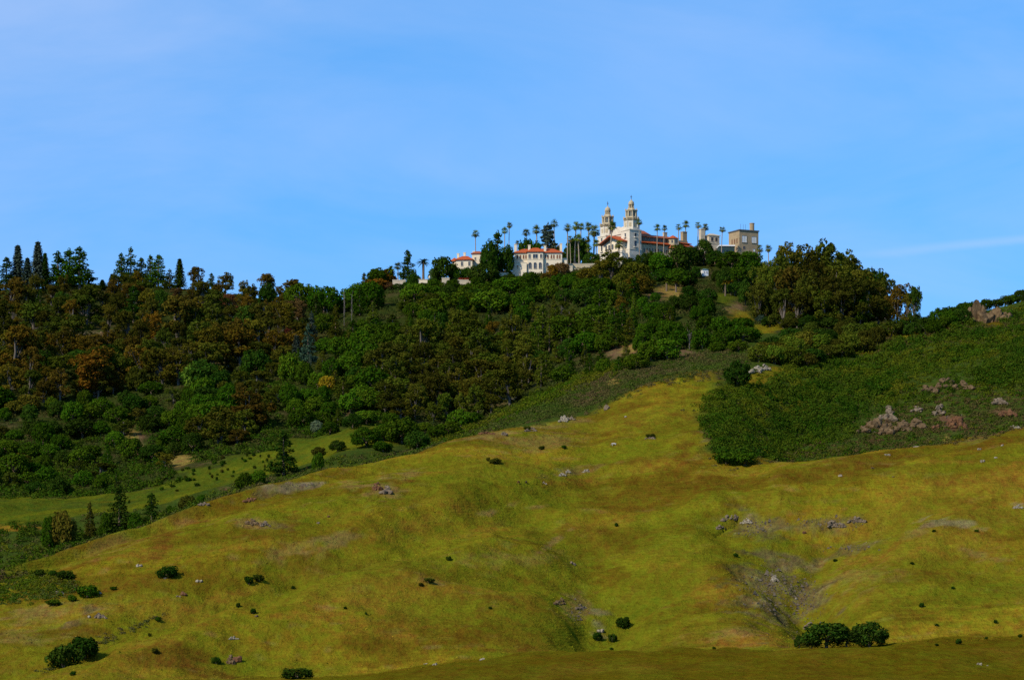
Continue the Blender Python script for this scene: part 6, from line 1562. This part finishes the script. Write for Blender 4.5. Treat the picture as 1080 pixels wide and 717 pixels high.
def outcrop(u0, u1, v0, v1, n, mat, label, name='rock_outcrop', ymin=1300, seed=1, group='rock outcrops'):
    """boulders lying against each other over the patch of slope seen in these bounds"""
    rn = random.Random(seed)
    uc = (u0 + u1) / 2; w_, h_ = u1 - u0, v1 - v0
    Y, z = hit(uc, v1, ymin); m = Y / FPX
    root = ((uc - UC) * m, Y, z)
    parts = []
    if n <= 2:
        r_ = h_ * .5 * m
        for k in range(n):
            x = ((k + .5) / n - .5) * w_ * .8 * m
            parts.append((x, 0, ground_at(root[0] + x, Y) - z + r_ * .2, max(w_ / n * .5 * m, r_), r_ * 1.1, r_ * rn.uniform(.8, 1.05)))
    else:
        rp_ = min(max(h_ * .24, 1.0), 2.6) * (2.3 if 'skyline' in label else 1)
        num = int(min(60, 1.6 * w_ * h_ / (rp_ * rp_ * 2.2))) + 3
        lean = rn.uniform(-.3, .3)
        if 'skyline' in label and n > 2:
            num = 22; rp_ = 2.4
            for k in range(4):
                t_ = (k + .5) / 4; hh = h_ * m * (.45 + .5 * math.sin(math.pi * (t_ * .7 + .25)))
                x_ = (t_ - .5) * w_ * m * .75
                parts.append((x_, rn.uniform(0, 5), ground_at(root[0] + x_, Y) - z + hh * .1, w_ * m * rn.uniform(.26, .36), w_ * m * .3, hh * rn.uniform(.75, .95)))
        for k in range(num):
            a_ = rn.uniform(-1, 1); top = max(0.12, 1 - (a_ + lean) ** 2 * .8) * rn.uniform(.75, 1)
            uu = uc + a_ * (w_ / 2 - rp_ * .5); vv = v1 - rn.uniform(0, 1) * max(0, h_ * top - rp_)
            Yk, zk = hit(uu, vv, ymin)
            if abs(Yk - Y) > 90: continue
            r_ = rp_ * m * rn.choice([.45, .6, .8, 1.0, 1.35])
            parts.append(((uu - UC) / FPX * Yk - root[0], Yk - Y, zk - z + r_ * (.75 if ymin > 1600 else .3), r_ * rn.uniform(.9, 1.35), r_ * rn.uniform(.8, 1.2), r_ * rn.uniform(.7, 1.1)))
    # one body of rock: bridge boulders that would lie apart from the rest
    done = parts[:1]
    for p in sorted(parts[1:], key=lambda p: (p[0] - parts[0][0]) ** 2 + (p[1] - parts[0][1]) ** 2):
        q = min(done, key=lambda q: math.dist(p[:3], q[:3]))
        dd = math.dist(p[:3], q[:3]); rmin = min(min(p[3:]), min(q[3:]))
        if dd > (min(p[3:]) + min(q[3:])) * .75:
            st_ = int(dd / (rmin * 1.1)) + 1
            for e in range(1, st_):
                f_ = e / st_
                x_, y_ = q[0] + (p[0] - q[0]) * f_, q[1] + (p[1] - q[1]) * f_
                done.append((x_, y_, q[2] + (p[2] - q[2]) * f_, rmin * .85, rmin * .85, rmin * .75))
        done.append(p)
    parts = done
    o = link(name, rock_mesh(name, mat, parts, seed), None)
    o.location = root
    return tag(o, label, 'rock', group)

for i, a in enumerate([
    (1018, 1046, 325, 350, 4, 'rock_tan', 'tall tan rock face on the right skyline, its lit left half', 2080), (1040, 1062, 323, 341, 4, 'rock_tan', 'tan crag forming the right half of the tall skyline rock', 2080), (1056, 1066, 331, 345, 2, 'rock_tan', 'small tan rock at the right foot of the tall skyline crag', 2080),
    (971, 990, 403, 415, 4, 'rock_tan', 'left half of the long outcrop in the middle of the scrub slope', 1760), (988, 1012, 396, 411, 5, 'rock_tan', 'brown upper half of the long outcrop in the middle of the scrub slope', 1760), (1008, 1026, 400, 411, 3, 'rock_tan', 'reddish tail of the long outcrop on the scrub slope', 1760),
    (926, 946, 427, 445, 4, 'rock', 'highest grey boulders of the big pale outcrop above the grassy ridge', 1760), (918, 929, 434, 450, 2, 'rock_tan', 'upright rock left of the big pale outcrop', 1760), (902, 916, 447, 457, 3, 'rock_tan', 'low tan rocks at the left end of the big pale outcrop', 1760), (926, 946, 440, 459, 4, 'rock_tan', 'tan lower face of the big pale outcrop', 1760), (944, 962, 439, 455, 4, 'rock_tan', 'brown boulders with a dark hole right of the big pale outcrop', 1760),
    (958, 976, 441, 452, 4, 'rock_tan', 'tan rocks trailing right from the big pale outcrop', 1760), (960, 973, 427, 435, 3, 'rock', 'small grey rocks above the right trail of the outcrop', 1760), (983, 998, 425, 438, 3, 'rock', 'pale boulders above the red dirt bank', 1760), (982, 992, 443, 451, 2, 'rock_red', 'reddish rocks at the left of the red dirt bank', 1760), (1000, 1022, 436, 452, 5, 'rock_red', 'rusty broken rocks on the red dirt bank', 1760),
    (1046, 1064, 419, 427, 4, 'rock', 'flat grey rocks far right on the scrub slope', 1760), (1052, 1074, 431, 440, 4, 'rock_red', 'reddish rocks at the right picture edge in the scrub', 1760), (962, 972, 470, 475, 1, 'rock_white', 'single pale boulder in the scrub just above the grassy ridge', 1755), (932, 940, 477, 480, 2, 'rock_white', 'pair of white stones lying on the brow of the grassy ridge', 1300),
    (1063, 1078, 447, 452, 4, 'rock_white', 'pale stones along the bare edge of the right ridge', 1300), (790, 803, 386, 394, 4, 'rock_white', 'left cluster of white rocks on the grass gap by the dark round tree', 1900), (801, 813, 384, 391, 4, 'rock_white', 'right cluster of white rocks on the grass gap by the dark round tree', 1900),
    (588, 600, 437, 445, 4, 'rock_white', 'pale rocks at the left on the upper meadow edge', 1300), (598, 607, 438, 443, 3, 'rock', 'grey rocks at the right on the upper meadow edge', 1300), (504, 522, 452, 458, 5, 'rock_red', 'reddish broken rocks along the upper meadow brow', 1300), (529, 535, 453, 459, 2, 'rock', 'grey pair of stones on the upper meadow brow', 1300), (552, 566, 450, 455, 4, 'rock', 'scattered grey stones right of the upper meadow brow', 1300),
    (637, 645, 423, 431, 1, 'rock', 'grey boulder where the ridge scrub meets the grass', 1300), (658, 662, 437, 440, 1, 'rock_white', 'single white stone on the upper grass spur', 1300), (680, 692, 457, 463, 4, 'rock', 'low grey stones below the red patch on the spur', 1300),
    (589, 597, 497, 502, 3, 'rock_white', 'white stones at the left of the bare tan bank', 1300), (596, 603, 494, 499, 3, 'rock_white', 'white stones in the middle of the bare tan bank', 1300), (614, 623, 494, 498, 3, 'rock_white', 'white stones at the right of the bare tan bank', 1300), (571, 578, 507, 510, 2, 'rock_white', 'low white stones below the bare tan bank', 1300),
    (393, 404, 505, 517, 4, 'rock_red', 'pointed rusty rocks on the tan brow of the meadow', 1300), (402, 413, 508, 521, 4, 'rock', 'grey rocks leaning on the rusty ones on the tan brow', 1300), (344, 349, 541, 545, 1, 'rock_red', 'small dark rust rock below the tan brow', 1300), (333, 338, 548, 552, 1, 'rock', 'small grey stone below the dark rust rock', 1300),
    (256, 270, 523, 529, 4, 'rock_red', 'rusty rocks near the left meadow edge', 1300), (256, 276, 546, 554, 5, 'rock_tan', 'broken tan rocks in the scar on the left meadow', 1300), (274, 286, 549, 555, 3, 'rock', 'grey stones right of the tan rocks in the left scar', 1300), (209, 221, 526, 533, 3, 'rock', 'pale grey rock on the scrub rim near the meadow edge', 1600),
    (48, 60, 559, 569, 3, 'rock_tan', 'tan rock in the scrub of the valley rim, left part', 1650), (58, 70, 556, 567, 3, 'rock_white', 'pale rock in the scrub of the valley rim, right part', 1650),
    (143, 151, 592, 597, 2, 'rock_white', 'flat white rock at the end of the red streak', 1300), (206, 214, 608, 613, 2, 'rock_white', 'flat white rock right of the lone rounded bush', 1300), (190, 197, 621, 627, 2, 'rock_red', 'orange rock on the left meadow with small stones', 1300), (185, 192, 626, 629, 2, 'rock', 'small stones left of the orange rock', 1300), (172, 176, 607, 610, 1, 'rock_white', 'small white stone under the lone rounded bush', 1300),
    (103, 108, 622, 626, 1, 'rock_white', 'white stone at the right tip of the scrub hollow bushes', 1300), (58, 68, 621, 626, 3, 'rock_white', 'white stones inside the scrub hollow', 1300), (100, 114, 645, 652, 4, 'rock', 'grey rocks on the lower left tan slope', 1300), (92, 96, 647, 651, 1, 'rock_white', 'white stone left of the grey rocks on the lower left slope', 1300),
    (246, 255, 687, 697, 2, 'rock_red', 'bright rust rock near the bottom of the left meadow', 1300), (238, 248, 690, 700, 3, 'rock_tan', 'tan rocks leaning on the bright rust rock near the bottom', 1300), (240, 252, 670, 674, 3, 'rock_white', 'pale flat stones above the bright rust rock', 1300), (268, 274, 646, 650, 1, 'rock_tan', 'small tan stone by the dark bush above the rust rock', 1300),
    (505, 512, 696, 700, 2, 'rock_white', 'white stone on the front field brow', 1300), (446, 452, 698, 700, 2, 'rock_white', 'small white stones left on the front field brow', 1300), (455, 462, 697, 701, 2, 'rock_white', 'white stones second from the left on the front field brow', 1300), (1029, 1037, 707, 711, 2, 'rock_white', 'white stone on the front field at lower right', 1200), (1040, 1043, 709, 711, 1, 'rock_white', 'tiny white stone beside the lower right field stone', 1200),
    (600, 609, 590, 595, 2, 'rock', 'grey stones at the head of the middle gully', 1300), (583, 597, 629, 637, 4, 'rock_tan', 'tan rocks on the left wall of the middle gully', 1300), (607, 616, 636, 642, 3, 'rock', 'grey rocks inside the middle gully', 1300), (630, 637, 660, 666, 2, 'rock_white', 'pale stones above the bushes in the middle gully', 1300),
    (761, 779, 540, 549, 4, 'rock', 'dark grey broken ledge at the upper left of the landslip', 1300), (755, 766, 552, 558, 3, 'rock', 'smaller ledge left below the top of the landslip', 1300), (780, 794, 545, 552, 4, 'rock_white', 'pale stones under the ledge of the landslip', 1300), (846, 851, 558, 562, 1, 'rock_red', 'reddish stone in the middle of the landslip', 1300), (838, 842, 628, 632, 1, 'rock_white', 'white stone in the grey scree', 1300), (812, 822, 606, 613, 3, 'rock_white', 'pale stones at the top of the grey scree', 1300),
    (848, 856, 653, 661, 2, 'rock', 'stone added in place of the dark hole below the grey scree above the oaks', 1300), (872, 892, 547, 556, 5, 'rock', 'grey rocks at the upper right of the landslip', 1300), (894, 914, 544, 551, 4, 'rock', 'grey ledge at the far right top of the landslip', 1300), (1068, 1079, 530, 536, 3, 'rock_white', 'pale stones at the right picture edge on the meadow', 1300),  # first entry: a stone added to stand in for a dark hole
    (1033, 1040, 483, 487, 2, 'rock_white', 'white stones on the right ridge, lower pair', 1300), (1030, 1036, 471, 474, 2, 'rock_white', 'white stones on the right ridge, upper pair', 1300), (1055, 1059, 467, 470, 1, 'rock_white', 'tiny white stone high on the right ridge', 1300), (884, 889, 498, 502, 1, 'rock_white', 'white stone left on the right ridge', 1300), (1048, 1053, 480, 483, 1, 'rock_white', 'small white stone right of the ridge pair', 1300), (918, 923, 491, 494, 1, 'rock_tan', 'small tan stone on the right ridge below the brow', 1300), (940, 944, 500, 503, 1, 'rock_tan', 'tiny tan stone on the right ridge slope', 1300),
    (76, 96, 349, 359, 5, 'rock', 'grey rocks of the clearing in the left woods', 1950), (64, 78, 352, 361, 4, 'rock_tan', 'tan rocks at the left of the clearing in the left woods', 1950), (103, 112, 350, 357, 3, 'rock_tan', 'tan rocks at the right of the clearing in the left woods', 1950),
]):
    u0, u1, v0, v1, n, mk, label, ym = a
    outcrop(u0, u1, v0, v1, n, M[mk], label, 'rock_outcrop' if n > 2 else 'boulder', ym, 100 + i)

# loose stones of the grey scree: beyond counting
scr_ = []
for (pu, pv, su, sv, n) in ((815, 620, 22, 20, 420), (848, 636, 13, 20, 300), (795, 556, 16, 9, 130), (875, 552, 30, 5, 110), (900, 578, 22, 3, 60), (612, 645, 10, 10, 60), (318, 511, 12, 2, 60), (1005, 447, 12, 7, 90), (935, 447, 16, 7, 90)):
    for _ in range(n):
        u, v = random.gauss(pu, su * .6), random.gauss(pv, sv * .6)
        Y, z = hit(u, v, 1700 if pv < 460 else 1300)
        scr_.append(((u - UC) / FPX * Y, Y, z))
P0 = np.array(scr_); n = len(P0)
base = np.array([(1, 0, 0), (-.4, .9, 0), (-.6, -.8, 0), (0.1, 0.1, 1), (.2, -.1, -.7)])
s_ = RNG.gamma(2.2, .17, n)[:, None, None]
Vs = P0[:, None, :] + (base[None] * RNG.uniform(.5, 1.4, (n, 5, 3))) * s_
Fs = np.array([(0, 1, 3), (1, 2, 3), (2, 0, 3), (1, 0, 4), (2, 1, 4), (0, 2, 4)])
tag(link('rubble', np_mesh('rubble', Vs.reshape(-1, 3), (Fs[None] + (np.arange(n) * 5)[:, None, None]).reshape(-1, 3), M['rock'])), kind='stuff')

# ------------------------------------------------------------------ cattle on the upper meadow
def cow(u, v, heading, mat, patch, label, grazing=True):
    Y, z = hit(u, v)
    x = (u - UC) / FPX * Y
    sk = [  # joint, radius, parent
        ((-.85, 0, 1.18), .30, None), ((-.3, 0, 1.12), .37, 0), ((.25, 0, 1.10), .38, 1), ((.72, 0, 1.18), .30, 2),
        ((1.05, 0, 1.12 if grazing else 1.4), .18, 3), ((1.32, 0, .62 if grazing else 1.55), .15, 4), ((1.5, 0, .30 if grazing else 1.42), .09, 5),
        ((-.80, .22, .85), .19, 0), ((-.72, .24, .55), .10, 7), ((-.86, .24, .32), .075, 8), ((-.84, .24, .03), .08, 9),
        ((-.80, -.22, .85), .19, 0), ((-.66, -.24, .55), .10, 11), ((-.80, -.24, .32), .075, 12), ((-.78, -.24, .03), .08, 13),
        ((.68, .2, .85), .16, 3), ((.66, .21, .45), .09, 15), ((.68, .21, .03), .075, 16),
        ((.74, -.2, .85), .16, 3), ((.80, -.21, .45), .09, 18), ((.78, -.21, .03), .075, 19),
        ((-1.12, 0, 1.22), .06, 0), ((-1.2, 0, .6), .035, 21),
        ((1.22, .16, .80 if grazing else 1.6), .05, 5), ((1.22, -.16, .80 if grazing else 1.6), .05, 5),
    ]
    me = bpy.data.meshes.new('cow_body')
    me.from_pydata([s[0] for s in sk], [(i, s[2]) for i, s in enumerate(sk) if s[2] is not None], [])
    me.materials.append(mat)
    o = link('cow', me)
    md = o.modifiers.new('skin', 'SKIN'); 
    for i, s in enumerate(sk):
        me.skin_vertices[0].data[i].radius = (s[1], s[1]); me.skin_vertices[0].data[i].use_root = (i == 0)
    o.modifiers.new('sub', 'SUBSURF').levels = 1
    o.modifiers['sub'].render_levels = 1
    o.location = (x, Y, z); o.rotation_euler = (0, 0, heading)
    return tag(o, label, 'cow', 'cattle on the upper meadow')
pied = mat_plain('pied_hide', (0.75, 0.70, 0.62), 0.8, 0.1, 1.1, 0.1, (0.05, 0.03, 0.02))
cow(547, 510, R(70), M['cow_red'], None, 'red-brown cow standing left of the black cow on the upper meadow')
cow(555, 510, R(100), M['cow_dark'], None, 'black cow standing right of the red-brown cow on the upper meadow')
cow(647.5, 470, R(190), pied, None, 'white and dark cow grazing beside the red patch on the spur')
